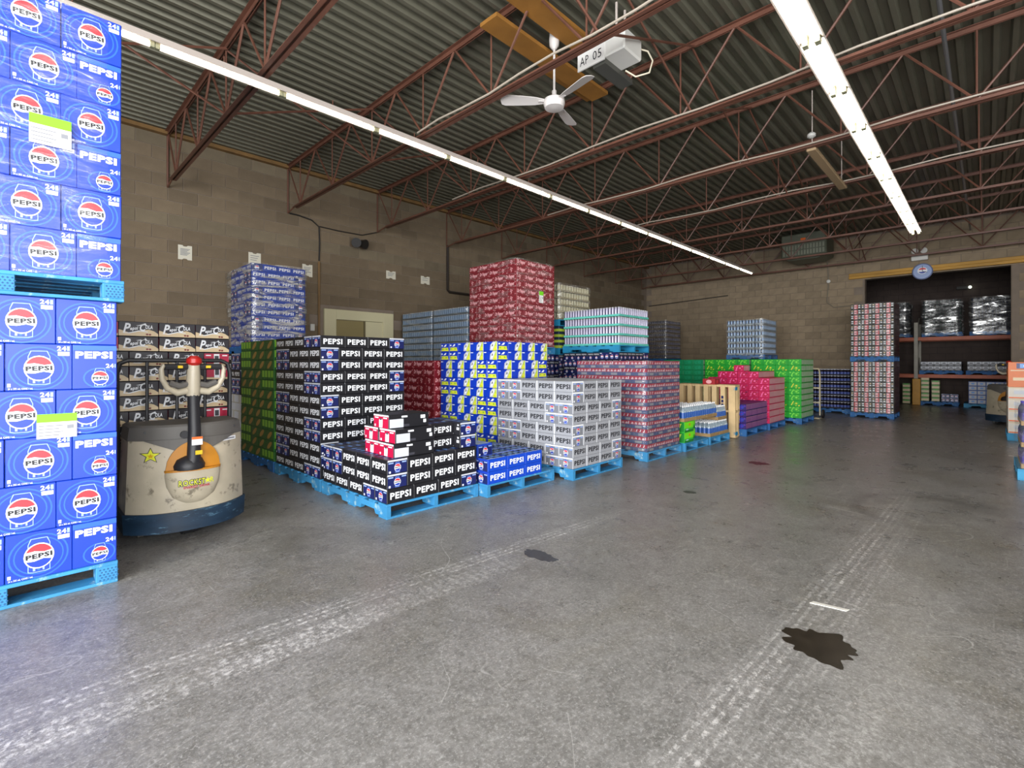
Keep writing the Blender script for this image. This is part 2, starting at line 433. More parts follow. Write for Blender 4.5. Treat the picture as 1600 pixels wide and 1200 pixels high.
# left wall: mortar slab, blocks proud of it; the 300 that show largest are single objects
BL, BH, J = .406, .203, .008
mb = MB(); mb.box(WX0, WX1, WY1 + .004, WY1 + .22, 0, ZC + .1)
wl = tag(mb.build('wall_left', MORT), kind='structure'); wl['label'] = 'long brown concrete block wall behind the stacks'
def blockmesh(n, mat, ax):
    q = MB()
    if ax == 'y': q.cbox(-BL / 2 + J / 2, BL / 2 - J / 2, -.005, .02, -BH / 2 + J / 2, BH / 2 - J / 2, .004)
    else: q.cbox(-.005, .02, -BL / 2 + J / 2, BL / 2 - J / 2, -BH / 2 + J / 2, BH / 2 - J / 2, .004)
    return q.mesh(n, mat)
bm_y = blockmesh('block', BLK, 'y'); bm_yb = blockmesh('bond_block', BOND, 'y'); bm_x = blockmesh('block_b', BLK2, 'x')
def stuffblocks(name, cells, mat, ax, parent):
    q = MB()
    for u, z in cells:
        if ax == 'y': q.cbox(u - BL / 2 + J / 2, u + BL / 2 - J / 2, WY1 - .005, WY1 + .02, z - BH / 2 + J / 2, z + BH / 2 - J / 2, .004)
        else: q.cbox(WX1 - .005, WX1 + .02, u - BL / 2 + J / 2, u + BL / 2 - J / 2, z - BH / 2 + J / 2, z + BH / 2 - J / 2, .004)
    return tag(q.build(name, mat, parent), kind='stuff')
DOOR = (4.17, 5.75, 0, 2.39)
near, far, bond_far = [], [], []
for r in range(24):
    z = BH * (r + .5)
    x = WX0 + .2 + (BL / 2 if r % 2 else 0)
    while x < WX1 - .2:
        if not (DOOR[0] - .2 < x < DOOR[1] + .2 and z < DOOR[3] + .05):
            bond = r in (17, 23)
            big = z > 1.25 and .95 < x < 7.0
            if big and not bond: near.append((x, z))
            elif big and bond and x < 6.4: put('block', bm_yb, wl, (x, WY1, z))
            else: (bond_far if bond else far).append((x, z))
        x += BL
near.sort(key=lambda c: c[0])
for i, (x, z) in enumerate(near):
    if i < 270: put('block', bm_y, wl, (x, WY1, z))
    else: far.append((x, z))
stuffblocks('block_field', far, BLK, 'y', wl)
stuffblocks('bond_course', bond_far, BOND, 'y', wl)

# back wall with the wide opening into the racking room
OY0, OY1, OZ = -.42, 2.47, 3.67
mb = MB()
mb.box(WX1 + .004, WX1 + .24, OY1, WY1 + .2, 0, ZC + .1); mb.box(WX1 + .004, WX1 + .24, OY0, OY1, OZ, ZC + .1); mb.box(WX1 + .004, WX1 + .24, WY0, OY0, 0, ZC + .1)
wb = tag(mb.build('wall_back', MORT), kind='structure'); wb['label'] = 'far block wall with a wide opening'
cells = []
for r in range(24):
    z = BH * (r + .5); y = WY1 - .2 - (BL / 2 if r % 2 else 0)
    while y > WY0:
        if not (OY0 - .15 < y < OY1 + .15 and z < OZ + .06): cells.append((y, z))
        y -= BL
cells.sort(key=lambda c: (0 if (c[1] > 1.2 and -1.0 < c[0] < 6.5) else 1, c[0]))
for y, z in cells[:230]: put('block', bm_x, wb, (WX1, y, z))
stuffblocks('block_field', cells[230:], BLK2, 'x', wb)
# jamb blocks of the opening
jm = M('jamb', '#7d7062', rough=.9, var=.12, scale=4)
mb = MB(); mb.box(WX1 - .002, WX1 + .25, OY1 - .012, OY1 + .01, 0, OZ); mb.box(WX1 - .002, WX1 + .25, OY0 - .01, OY0 + .012, 0, OZ); mb.box(WX1 - .002, WX1 + .25, OY0, OY1, OZ - .012, OZ)
mb.build('jamb_lining', jm, wb)

# walls out of view, with the open dock doors that let daylight in
mb = MB()
mb.box(WX0, -4.6, WY0 - .2, WY0, 0, ZC + .1); mb.box(-4.6, 1.4, WY0 - .2, WY0, 4.15, ZC + .1); mb.box(1.4, WX1 + .24, WY0 - .2, WY0, 0, ZC + .1)
tag(mb.build('wall_right', BLK2), kind='structure')['label'] = 'block wall with an open dock door'
mb = MB()
mb.box(WX0 - .2, WX0, WY0 - .2, -3.8, 0, ZC + .1); mb.box(WX0 - .2, WX0, -3.8, 2.6, 4.15, ZC + .1); mb.box(WX0 - .2, WX0, 2.6, WY1 + .2, 0, ZC + .1)
tag(mb.build('wall_near', BLK2), kind='structure')['label'] = 'block wall behind the viewpoint'
# racking room behind the opening
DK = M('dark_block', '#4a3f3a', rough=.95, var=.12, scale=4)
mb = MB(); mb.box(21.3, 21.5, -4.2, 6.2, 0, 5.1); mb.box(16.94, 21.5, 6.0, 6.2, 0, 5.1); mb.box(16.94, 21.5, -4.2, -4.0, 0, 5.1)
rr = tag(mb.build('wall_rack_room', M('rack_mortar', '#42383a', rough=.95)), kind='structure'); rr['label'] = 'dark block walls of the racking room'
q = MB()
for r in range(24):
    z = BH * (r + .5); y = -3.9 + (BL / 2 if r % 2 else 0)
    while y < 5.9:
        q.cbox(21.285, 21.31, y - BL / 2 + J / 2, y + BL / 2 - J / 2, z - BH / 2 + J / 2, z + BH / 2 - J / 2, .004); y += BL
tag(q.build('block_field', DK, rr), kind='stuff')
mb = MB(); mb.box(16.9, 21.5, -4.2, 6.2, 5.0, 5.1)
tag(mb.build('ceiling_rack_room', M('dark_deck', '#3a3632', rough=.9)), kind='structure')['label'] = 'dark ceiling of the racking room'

# ceiling: ribbed steel deck sheets
DECK = M('deck_steel', '#716f60', rough=.40, metal=.30, var=.14, scale=1.4)
ceil = thing('ceiling', 'ribbed grey steel roof deck', None, kind='structure')
mb = MB(); mb.box(WX0, WX1 + .2, WY0 - .2, WY1 + .2, ZC + .075, ZC + .1); mb.build('roof_board', DECK, ceil)
RP = .1524
def sheet(lx, nr):
    q = MB(); prof = []
    for k in range(nr):
        y = k * RP
        prof += [(y, 0), (y + .046, 0), (y + .066, .055), (y + .132, .055)]
    prof.append((nr * RP, 0))
    for (y0, z0), (y1, z1) in zip(prof, prof[1:]): q.face([(0, y0, z0), (lx, y0, z0), (lx, y1, z1), (0, y1, z1)])
    return q.mesh('deck_sheet', DECK, fix=False)
SX = (WX1 + .1 - WX0) / 4
sm = sheet(SX + .02, 6)
for i in range(4):
    y = WY1; k = 0
    while y > WY0 - .1:
        y -= 6 * RP; put('deck_sheet', sm, ceil, (WX0 + i * SX, y, ZC + (.003 if i % 2 else 0)))

# steel roof joists
JM = M('joist_red', '#6a4537', rough=.45, var=.18, scale=3)
WOOD = M('timber', '#9a6a2c', rough=.7, var=.2, scale=3, stretch=(1, 1, 1))
JX = [-3.8, -1.97, -.14, 1.69, 3.52, 5.35, 7.18, 9.01, 10.84, 12.67, 14.5, 16.28]
ZB, ZT = 4.08, 4.90
def ang(q, y0, y1, z, up):
    for s in (-1, 1):
        q.box(s * .008, s * .05, y0, y1, z, z + .006); q.box(s * .008, s * .014, y0, y1, z if up else z - .045, z + .045 if up else z)
q = MB(); ang(q, WY0, WY1, ZT, False); m_top = q.mesh('top_chord', JM)
q = MB(); ang(q, WY0 + .5, 8.85, ZB, True); m_bot = q.mesh('bottom_chord', JM)
def bar(p0, p1, r=.011): b_ = MB(); b_.cyl(p0, p1, r, n=6); return b_.mesh('web_member', JM)
NB = 1.22
m_d1 = bar((0, 0, ZB + .03), (0, NB / 2, ZT - .02), .014); m_d2 = bar((0, 0, ZB + .03), (0, -NB / 2, ZT - .02), .014); m_v = bar((0, 0, ZB + .03), (0, 0, ZT - .02), .010)
m_end = MB(); m_end.cyl((0, 9.17, ZT), (0, 9.17, ZB - .02), .014, n=6); m_end.cyl((0, 9.17, ZB - .02), (0, 8.84, ZB + .03), .014, n=6); m_end = m_end.mesh('end_strap', JM)
m_end2 = bar((0, 8.62, ZB + .03), (0, 9.12, ZT - .02), .012)
for i, x in enumerate(JX):
    t = thing('roof_joist', '%s red steel open-web roof joist counted from behind the viewpoint' % ORD[i], 'joist', (x, 0, 0), 0, 'red roof joists')
    put('top_chord', m_top, t); put('bottom_chord', m_bot, t)
    put('end_strap', m_end, t); put('web_member', m_end2, t)
    y = 8.62 - NB * .0
    put('web_member', m_v, t, (0, 8.62, 0)); put('web_member', m_d2, t, (0, 8.62, 0))
    y = 8.62 - NB
    while y > WY0 + .6:
        for mm in (m_d1, m_d2, m_v): put('web_member', mm, t, (0, y, 0))
        y -= NB
# cross bridging between joists
for j, (yb, nm) in enumerate(((6.15, 'wall'), (2.35, 'aisle'))):
    for i in range(2, len(JX) - 1):
        t = thing('joist_bridging', 'crossed red steel bridging on the %s side, %s bay from the front' % (nm, ORD[i - 2]), 'bridging', (JX[i], yb, 0), 0, 'joist bridging')
        w = JX[i + 1] - JX[i]
        a = MB(); a.tube([(0, 0, ZB + .04), (w, 0, ZT - .04)], .013, 5); a.build('brace', JM, t)
        a = MB(); a.tube([(0, .03, ZT - .04), (w, .03, ZB + .04)], .013, 5); a.build('brace', JM, t)
# timber plate on top of the left wall
mb = MB(); mb.box(WX0, WX1, WY1 - .10, WY1 + .02, ZC - .06, ZC - .002)
tag(mb.build('trim_1', M('plate_wood', '#7a5c34', rough=.8, var=.2)), kind='structure')['label'] = 'timber plate along the top of the left wall'


# ---------------------------------------------------------------- lamps: two rows of fluorescent fixtures
def tube_mat():
    m = bpy.data.materials.new('lit_tube'); m.use_nodes = True
    b = m.node_tree.nodes['Principled BSDF']
    b.inputs['Base Color'].default_value = (.9, .9, .88, 1); b.inputs['Emission Color'].default_value = (1.0, .955, .83, 1); b.inputs['Emission Strength'].default_value = TUBE_POWER
    return m
TUBE = tube_mat()
HOUS = M('lamp_housing', '#c9bdb4', rough=.45)
SOCK = M('lamp_socket', '#8a8a70', rough=.6)
PIT = 1.03
def lamp_row(y, z, x0, n, two, lab, grp):
    hw = .10 if two else .07
    a = MB(); a.prism([(-hw, .03), (-.035, .10), (.035, .10), (hw, .03), (hw - .012, .03), (.03, .088), (-.03, .088), (-hw + .012, .03)], lambda u, v, d: (d, u, v), 0, PIT); hm = a.mesh('housing', HOUS)
    a = MB(); a.tube([(.035, 0, .028), (PIT - .035, 0, .028)], .017, 10); tm = a.mesh('tube', TUBE, smooth=True)
    a = MB(); a.box(0, .03, -.02, .02, .0, .09); a.box(.03, .036, -.012, .012, .01, .05); sk = a.mesh('socket', SOCK)
    a = MB(); a.cyl((0, 0, .09), (0, 0, ZB - z + .02), .005, n=6); hg = a.mesh('hanger', JM)
    for i in range(n):
        t = thing('fluorescent_lamp', '%s fluorescent tube fixture of the %s, counted from the near end' % (ORD[i], lab), 'lamp', (x0 + i * PIT, y, z), 0, grp)
        put('housing', hm, t)
        for s in ((-.045, .045) if two else (0,)):
            put('tube', tm, t, (0, s, 0)); put('socket', sk, t, (0, s, 0)); put('socket', sk, t, (PIT - .036, s, 0))
        put('hanger', hg, t, (PIT / 2, 0, 0))
lamp_row(4.98, 3.93, .83 - 3 * PIT, 17, False, 'long left row', 'left lamp row')
lamp_row(1.04, 3.93, 4.62 - 6 * PIT, 14, True, 'right row', 'right lamp row')
# unlit fixture hung between joists
t = thing('batten_fixture', 'unlit tan batten fixture hanging from the ceiling', 'lamp', (7.2, 1.63, 4.05))
a = MB(); a.cbox(0, 1.95, -.055, .055, 0, .05, .008); a.build('batten', M('batten_tan', '#a38a6a', rough=.6), t)
for x in (.06, 1.85):
    a = MB(); a.cyl((x, 0, .05), (x, 0, .8), .006, n=6); a.build('hanger_rod', HOUS, t)
a = MB(); a.lathe([(.02, 0), (.05, .02), (.05, .05), (.03, .07)], 12, c=(.03, 0, .17)); a.build('end_box', M('white_plastic', '#d6d4ce', rough=.5), t, smooth=True)

WHITE = M('white_plastic', '#d6d4ce', rough=.5)
# ceiling fan
def rotz(p, a): return (p[0] * math.cos(a) - p[1] * math.sin(a), p[0] * math.sin(a) + p[1] * math.cos(a), p[2])
t = thing('overhead_fan', 'white three-bladed ceiling fan on a down rod', 'fan', (4.05, 3.32, 4.1))
FANW = M('fan_white', '#d2ccc8', rough=.4)
a = MB(); a.lathe([(.03, -.075), (.10, -.065), (.115, -.02), (.11, .02), (.06, .05), (.025, .07), (.025, .12)], 24); a.build('motor', FANW, t, smooth=True)
a = MB(); a.cyl((0, 0, .1), (0, 0, .62), .013, n=10); a.build('down_rod', FANW, t, smooth=True)
a = MB(); a.lathe([(.02, .56), (.05, .60), (.055, .66), (.05, .74), (.05, .8)], 16); a.build('canopy', FANW, t, smooth=True)
for k in range(3):
    ang0 = math.radians(138 + 120 * k)
    pr = [(.11, -.03), (.2, -.05), (.34, -.062), (.52, -.072), (.56, -.055), (.575, 0), (.56, .055), (.52, .068), (.34, .062), (.2, .05), (.11, .03)]
    a = MB(); a.prism(pr, lambda u, v, d, A=ang0: rotz((u, v, d + v * .25), A), 0, .007)
    b_ = a.build('blade', FANW, t)
    a = MB(); a.box(.06, .17, -.018, .018, -.006, .001); br = a.build('blade_iron', FANW, b_); br.rotation_euler = (0, 0, ang0)
# opener unit with its number plate, and the boards it hangs from
t = thing('timber_blocking', 'orange-brown timber boards fixed under the roof deck', 'timber', (3.5, 3.45, 4.70))
for k, (x0, x1, y0, y1, z0, z1) in enumerate(((-.2, 1.75, -.02, .22, 0, .04), (-.3, .85, -.42, -.18, .05, .09), (.9, 1.8, .25, .34, .06, .10))):
    a = MB(); a.box(x0, x1, y0, y1, z0, z1); a.build('board', WOOD, t)
t = thing('overhead_opener', 'white opener unit with a numbered plate near the ceiling', 'opener', (3.95, 2.55, 4.22))
a = MB(); a.cbox(-.02, .30, -.16, .16, 0, .20, .015); a.build('motor_box', WHITE, t)
a = MB(); a.box(-.035, -.02, .05, .36, -.03, .13)
pl = a.build('number_plate', M('plate_white', '#e6e4e0', rough=.5), t)
sl = ['p_black']
mbp = MB(); printf(mbp, (-.0355, .205, .05), (0, -1, 0), (0, 0, 1), (-1, 0, 0), [T('AP', -.075, 0, .10, .085, 'p_black', 0, bold=.0), T('05', .075, 0, .10, .085, 'p_black', 0, bold=.0)], sl)
mbp.build('plate_lettering', PM('p_black'), pl, fix=False)
a = MB(); a.box(0, .5, .06, .20, -.05, -.0); a.build('rail', M('galv_dark', '#5a5a54', rough=.5, metal=.4), t)
a = MB(); a.tube([(.28, -.10, .15), (.34, -.2, .1), (.36, -.24, 0), (.33, -.22, -.12), (.25, -.12, -.15), (.2, -.04, -.08)], .008, 6); a.build('cord', M('cord_cream', '#cfc5ae', rough=.6), t, smooth=True)
a = MB(); a.cyl((.1, 0, .2), (.1, 0, .55), .012, n=6); a.cyl((.25, 0, .2), (.25, 0, .55), .012, n=6); a.build('hanger', HOUS, t)
# unit heater
t = thing('unit_heater', 'grey-green gas unit heater hung by the far wall', 'heater', (15.15, 3.62, 4.17))
HM = M('heater_green', '#5f6354', rough=.5, var=.08)
a = MB(); a.cbox(0, .9, -.55, .55, .08, .72, .03); a.prism([(-.5, .08), (-.35, 0), (.35, 0), (.5, .08)], lambda u, v, d: (d, u, v), .05, .85); a.build('casing', HM, t)
for r in range(2):
    for k in range(14):
        a = MB(); a.box(-.012, .0, -.5 + k * .073, -.46 + k * .073, .13 + r * .15, .25 + r * .15); a.build('louvre', M('heater_louvre', '#8c8f7e', rough=.4), t)
a = MB(); a.box(-.004, 0, -.06, .06, .52, .58); a.build('badge', PM('p_orange'), t)
for y in (-.45, .45):
    a = MB(); a.cyl((.4, y, .7), (.4, y, .745), .008, n=6); a.build('hanger_rod', HM, t)
# emergency light and wall clock by the opening
t = thing('emergency_light', 'white twin-head emergency light above the opening', 'emergency light', (16.62, 1.27, 4.02))
a = MB(); a.cbox(-.06, .06, -.17, .17, -.02, .14, .01); a.build('battery_case', WHITE, t)
for s in (-1, 1):
    a = MB(); a.cyl((-.10, s * .09, .22), (.0, s * .09, .24), .075, .05, n=14); a.build('lamp_head', WHITE, t, smooth=True)
t = thing('advertising_clock', 'round blue advertising wall clock on the timber lintel', 'clock', (16.55, 1.21, 3.70))
a = MB(); a.cyl((0, 0, 0), (.06, 0, 0), .21, n=28); a.build('clock_rim', M('clock_rim', '#34487a', rough=.4), t, smooth=True)
a = MB(); a.cyl((-.004, 0, 0), (.0, 0, 0), .185, n=28); fc = a.build('clock_face', M('clock_face', '#8fa4d0', rough=.3), t)
mbp = MB(); sl = []; printf(mbp, (-.0045, 0, 0), (0, -1, 0), (0, 0, 1), (-1, 0, 0), [P(ell(0, .02, .10, .09, 18), 'p_white', 1), P(ell(0, .02, .085, .075, 12, .3, 2.84), 'p_red', 2), P(ell(0, .02, .085, .075, 12, 3.5, 5.9), 'p_blue', 2), P(rect(-.006, 0, .006, .15), 'p_black', 3), P([(-.006, 0), (.10, -.04), (.10, -.03), (0, .01)], 'p_black', 3)], sl)
mbp.build('clock_print', [PM(k) for k in sl], fc, fix=False)
# timber lintel on the far wall
t = thing('timber_lintel', 'long yellow timber beam above the opening', 'timber', (16.6, 0, 3.69))
LW = M('lintel_pine', '#b98a34', rough=.6, var=.25, scale=2.5, stretch=(1, .4, 2))
for k, (z0, z1, d) in enumerate(((.0, .075, .0), (.078, .155, .012))):
    a = MB(); a.cbox(.0 + d, .095, -3.2, 2.82, z0, z1, .006); a.build('beam', LW, t)
# door in the left wall
CREAM = M('door_cream', '#cfc8a4', rough=.5)
d1 = thing('door_1', 'cream framed door in the block wall behind the black cartons', None, (0, WY1, 0), kind='structure')
for nm, b_ in (('door_frame', (4.195, 4.44, -.05, .03, 0, 2.365)), ('door_frame', (5.48, 5.725, -.05, .03, 0, 2.365)), ('door_frame', (4.44, 5.48, -.05, .03, 2.17, 2.365))):
    a = MB(); a.cbox(*b_, .006); a.build(nm, CREAM, d1)
a = MB(); a.box(5.07, 5.48, -.02, .02, 0, 2.165); a.build('door_leaf', CREAM, d1)
a = MB(); a.box(4.44, 5.05, .0, .03, 0, 2.165); a.build('door_panel', M('door_tan', '#8f8258', rough=.4), d1)
a = MB(); a.box(5.045, 5.075, -.03, .02, 0, 2.17); a.build('mullion', M('mullion', '#6d6346', rough=.5), d1)
# paper notices on the left wall
PAP = M('paper', '#d8d3c2', rough=.8); 
for k, (x0, x1, z0, z1, nlines, lab) in enumerate(((1.83, 2.02, 2.96, 3.19, 6, 'white paper notice leftmost on the block wall'), (2.86, 3.06, 3.02, 3.24, 3, 'paper notice just above the blue wrapped stack'), (3.79, 3.98, 2.94, 3.17, 4, 'paper notice beside the pipe conduit on the wall'), (5.57, 5.80, 3.12, 3.29, 3, 'small notice above the cream door on the wall'), (6.46, 6.70, 3.11, 3.29, 2, 'small notice rightmost on the left wall'))):
    t = thing('paper_notice', lab, 'notice', (0, WY1 - .012, 0), 0, 'paper notices on the block wall')
    w, hh = x1 - x0, z1 - z0; n_ = w * .09
    a = MB(); a.prism([(x0, z0), (x0 + w * .3, z0), (x0 + w * .4, z0 + n_), (x1 - w * .4, z0 + n_), (x1 - w * .3, z0), (x1, z0), (x1, z1), (x1 - w * .3, z1), (x1 - w * .4, z1 - n_), (x0 + w * .4, z1 - n_), (x0 + w * .3, z1), (x0, z1)], lambda u, v, d: (u, d, v), 0, .006); a.build('sheet', PAP, t)
    a = MB()
    for i in range(nlines):
        zz = z1 - hh * .25 - i * hh * .5 / nlines; a.box(x0 + w * .15, x1 - w * (.15 + .1 * (i % 3)), -.0012, 0, zz - .006, zz + .004)
    a.build('print_lines', PM('p_grey'), t)
# conduit, cables, flood lamp on the left wall
CB = M('cable_black', '#1d1a18', rough=.6); CP = M('conduit_brown', '#7a5c34', rough=.6, var=.1)
a = MB(); a.tube([(4.10, WY1 - .03, 0.02), (4.10, WY1 - .03, 3.25)], .022, 8); tag(a.build('steel_pipe', CP, smooth=True), 'brown pipe rising up the block wall beside the door', 'pipe')
a = MB(); a.tube([(4.10, WY1 - .03, 3.27), (4.11, WY1 - .03, 3.6), (4.10, WY1 - .03, 3.92), (3.96, WY1 - .03, 4.02), (3.7, WY1 - .03, 4.06), (3.55, WY1 - .03, 4.06)], .013, 6); tag(a.build('electric_cable', CB, smooth=True), 'black cable climbing from the pipe to the joist', 'cable')
a = MB(); a.tube([(4.11, WY1 - .03, 3.93), (4.5, WY1 - .03, 3.92), (5.0, WY1 - .03, 3.93), (5.33, WY1 - .03, 4.05)], .010, 6); tag(a.build('electric_cable', CB, smooth=True), 'thin black cable running level above the flood lamp', 'cable')
a = MB(); a.cbox(3.93, 4.01, WY1 - .05, WY1 - .006, 1.92, 2.05, .006); tag(a.build('switch_box', WHITE), 'small white switch box on the wall by the pipe', 'switch')
t = thing('flood_lamp', 'black twin flood lamp high on the block wall', 'lamp', (4.86, WY1 - .08, 3.75))
a = MB(); a.cyl((0, .075, .02), (0, 0, .02), .06, n=14); a.build('mount', CB, t, smooth=True)
for s in (-1, 1):
    a = MB(); a.cyl((s * .04, -.01, -.01), (s * .10, -.16, -.05), .05, .095, n=16); a.build('lamp_head', CB, t, smooth=True)
# pipes and wires under the roof
a = MB(); a.tube([(-3, .33, 4.62), (16.6, .30, 4.62)], .02, 8); tag(a.build('gas_pipe', M('pipe_grey', '#8a8d92', rough=.35, metal=.5), smooth=True), 'grey pipe running along the roof near the right lamp row', 'pipe')
WIRE = M('wire_white', '#a89d8e', rough=.5)
for x, y0, y1, lab in ((5.35, 6.6, -3.5, 'white conduit tied along the joist beyond the fan'), (7.18, 6.0, -3.5, 'white conduit tied along a joist in mid roof'), (9.01, 5.5, -3.5, 'white conduit tied along a joist deeper in the roof'), (3.52, 5.0, -1.0, 'white conduit tied along the joist before the fan')):
    pts = [(x - .055, y0 + (y1 - y0) * k / 14, ZB + .05 + .02 * math.sin(k * 1.7)) for k in range(15)]
    a = MB(); a.tube(pts, .011, 6); tag(a.build('joist_conduit', WIRE, smooth=True), lab, 'conduit')
for y, z, lab in ((8.4, 3.55, 'dark pipe rail on the far wall near the corner'),):
    a = MB(); a.tube([(16.685, 9.1, z - .1), (16.685, 6.2, z + .02)], .015, 6); tag(a.build('steel_rail', CB, smooth=True), lab, 'pipe')
a = MB(); a.tube([(16.64, 3.35, 4.3), (16.64, 3.32, 3.7), (16.64, 3.36, 3.1), (16.64, 3.2, 2.93), (16.64, 2.7, 2.95)], .010, 6); tag(a.build('electric_cable', M('cable_grey', '#7d7668', rough=.6), smooth=True), 'thin grey cable looping on the far wall left of the opening', 'cable')
a = MB(); a.lathe([(.05, 0), (.05, .03), (.02, .05)], 12); o = a.build('smoke_detector', WHITE, smooth=True, loc=(16.66, 3.32, 3.70)); o.rotation_euler = (0, -PI / 2, 0); tag(o, 'round white detector on the far wall', 'detector')
# fork of pipe near the corner of the left wall
a = MB(); a.tube([(7.2, WY1 - .04, 4.1), (7.2, WY1 - .04, 3.05), (7.25, WY1 - .04, 3.0), (9.4, WY1 - .04, 3.0)], .03, 8); tag(a.build('steel_pipe', M('pipe_dark', '#2c2420', rough=.5), smooth=True), 'dark pipe turning along the wall behind the tall red stack', 'pipe')

# ---------------------------------------------------------------- stains on the floor
def stain(cx, cy, rx, ry, lab, col, rough, seed, amp=.3):
    rnd = random.Random(seed); n = 56; pts = []
    ph = [(rnd.uniform(0, 6.28), f, w) for f, w in ((2, .5), (3, .6), (5, .5), (8, .45), (11, .4), (17, .3))]
    n = 110
    for k in range(n):
        a = 2 * PI * k / n; r = 1 + amp * sum(w * math.sin(f * a + p) for p, f, w in ph) / 2.0
        pts.append((cx + rx * r * math.cos(a), cy + ry * r * math.sin(a)))
    q = MB(); q.prism(pts, lambda u, v, d: (u, v, d), .0006, .0022)
    tag(q.build('oil_stain', M('stain_' + col, col, rough=rough, var=.3, scale=14)), lab, 'stain')
stain(2.60, .555, .13, .15, 'ragged dark brown oil patch on the floor near the camera', '#2e2820', .25, 3, .33)
stain(2.49, 2.17, .06, .14, 'dark wet patch on the floor before the blue pallet', '#2c2c30', .2, 8, .2)
stain(4.77, 2.15, .05, .06, 'small dark spot on the floor further along the track', '#35342f', .3, 5, .15)
stain(6.78, 2.13, .10, .12, 'small dark red stain on the floor', '#4a1420', .4, 6, .25)
q = MB(); q.prism([(3.02, .69), (3.05, .68), (3.08, .52), (3.05, .53)], lambda u, v, d: (u, v, d), .0005, .003); tag(q.build('tape_scrap', M('tape', '#dcd9d0', rough=.6)), 'strip of white tape on the floor by the oil patch', 'tape')

# ---------------------------------------------------------------- pallets
PH = .125
def pallet_meshes(key, mat, rough_boards=None):
    d = {}
    a = MB()
    # notched stringer, 1.219 long
    pr = [(0, .018), (.0, .105), (1.219, .105), (1.219, .018), (1.04, .018), (1.02, .055), (.80, .055), (.78, .018), (.44, .018), (.42, .055), (.20, .055), (.18, .018)]
    a.prism(pr, lambda u, v, dd: (dd, u, v), 0, .04); d['stringer'] = a.mesh('stringer', mat)
    a = MB(); a.cbox(0, 1.016, 0, .135, .105, .125, .002); d['deck_wide'] = a.mesh('deck_board', mat)
    a = MB(); a.cbox(0, 1.016, 0, .095, .105, .125, .002); d['deck'] = a.mesh('deck_board', mat)
    a = MB(); a.cbox(0, 1.016, 0, .13, 0, .018, .002); d['bottom'] = a.mesh('bottom_board', mat)
    a = MB(); a.cbox(0, .10, 0, .14, .018, .105, .003)
    d['block'] = a.mesh('block', mat)
    return d
PBLUE = M('pallet_blue', '#3382b2', rough=.65, var=.22, scale=4, wear='#8fb0ba', wearamt=.16)
PDARK = M('pallet_blue_dark', '#22609c', rough=.65, var=.2, scale=4, wear='#6f8ea4', wearamt=.1)
PTEAL = M('pallet_teal', '#2488b4', rough=.55, var=.12, scale=4)
PWOOD = M('pallet_wood', '#cbb083', rough=.8, var=.22, scale=3)
PSET = {'blue': pallet_meshes('blue', PBLUE), 'dark': pallet_meshes('dark', PDARK), 'teal': pallet_meshes('teal', PTEAL), 'wood': pallet_meshes('wood', PWOOD)}
HOLE = M('block_hole', '#1a4f80', rough=.7)
def pallet(x, y, z, lab, kind='blue', group='blue pallets', swap=False, sx=1, sy=1, blocks=False):
    t = thing('pallet', lab, 'pallet', (x, y, z), 0, group)
    if swap: t.rotation_euler = (0, 0, PI / 2); t.location = (x + 1.219, y, z)
    t.scale = (sx, sy, 1)
    d = PSET[kind]
    if blocks:
        for bx in (0, .458, .916):
            for by in (0, .54, 1.079):
                b_ = put('block', d['block'], t, (bx, by, 0))
                if by == 0:
                    q = MB()
                    for i in range(5):
                        for j in range(5): q.face([(.012 + i * .018 + (.008 if j % 2 else 0), -.0008, .028 + j * .015), (.018 + i * .018 + (.008 if j % 2 else 0), -.0008, .023 + j * .015), (.024 + i * .018 + (.008 if j % 2 else 0), -.0008, .028 + j * .015), (.018 + i * .018 + (.008 if j % 2 else 0), -.0008, .034 + j * .015)])
                    q.build('block_perforation', HOLE, b_, fix=False)
    else:
        for sx_ in (0, .488, .976): put('stringer', d['stringer'], t, (sx_, 0, 0))
    for k, yy in enumerate((0, .20, .375, .55, .725, .90, 1.084)):
        put('deck_board', d['deck_wide'] if k in (0, 6) else d['deck'], t, (0, yy, 0))
    for yy in (0, .545, 1.089): put('bottom_board', d['bottom'], t, (0, yy, 0))
    return t

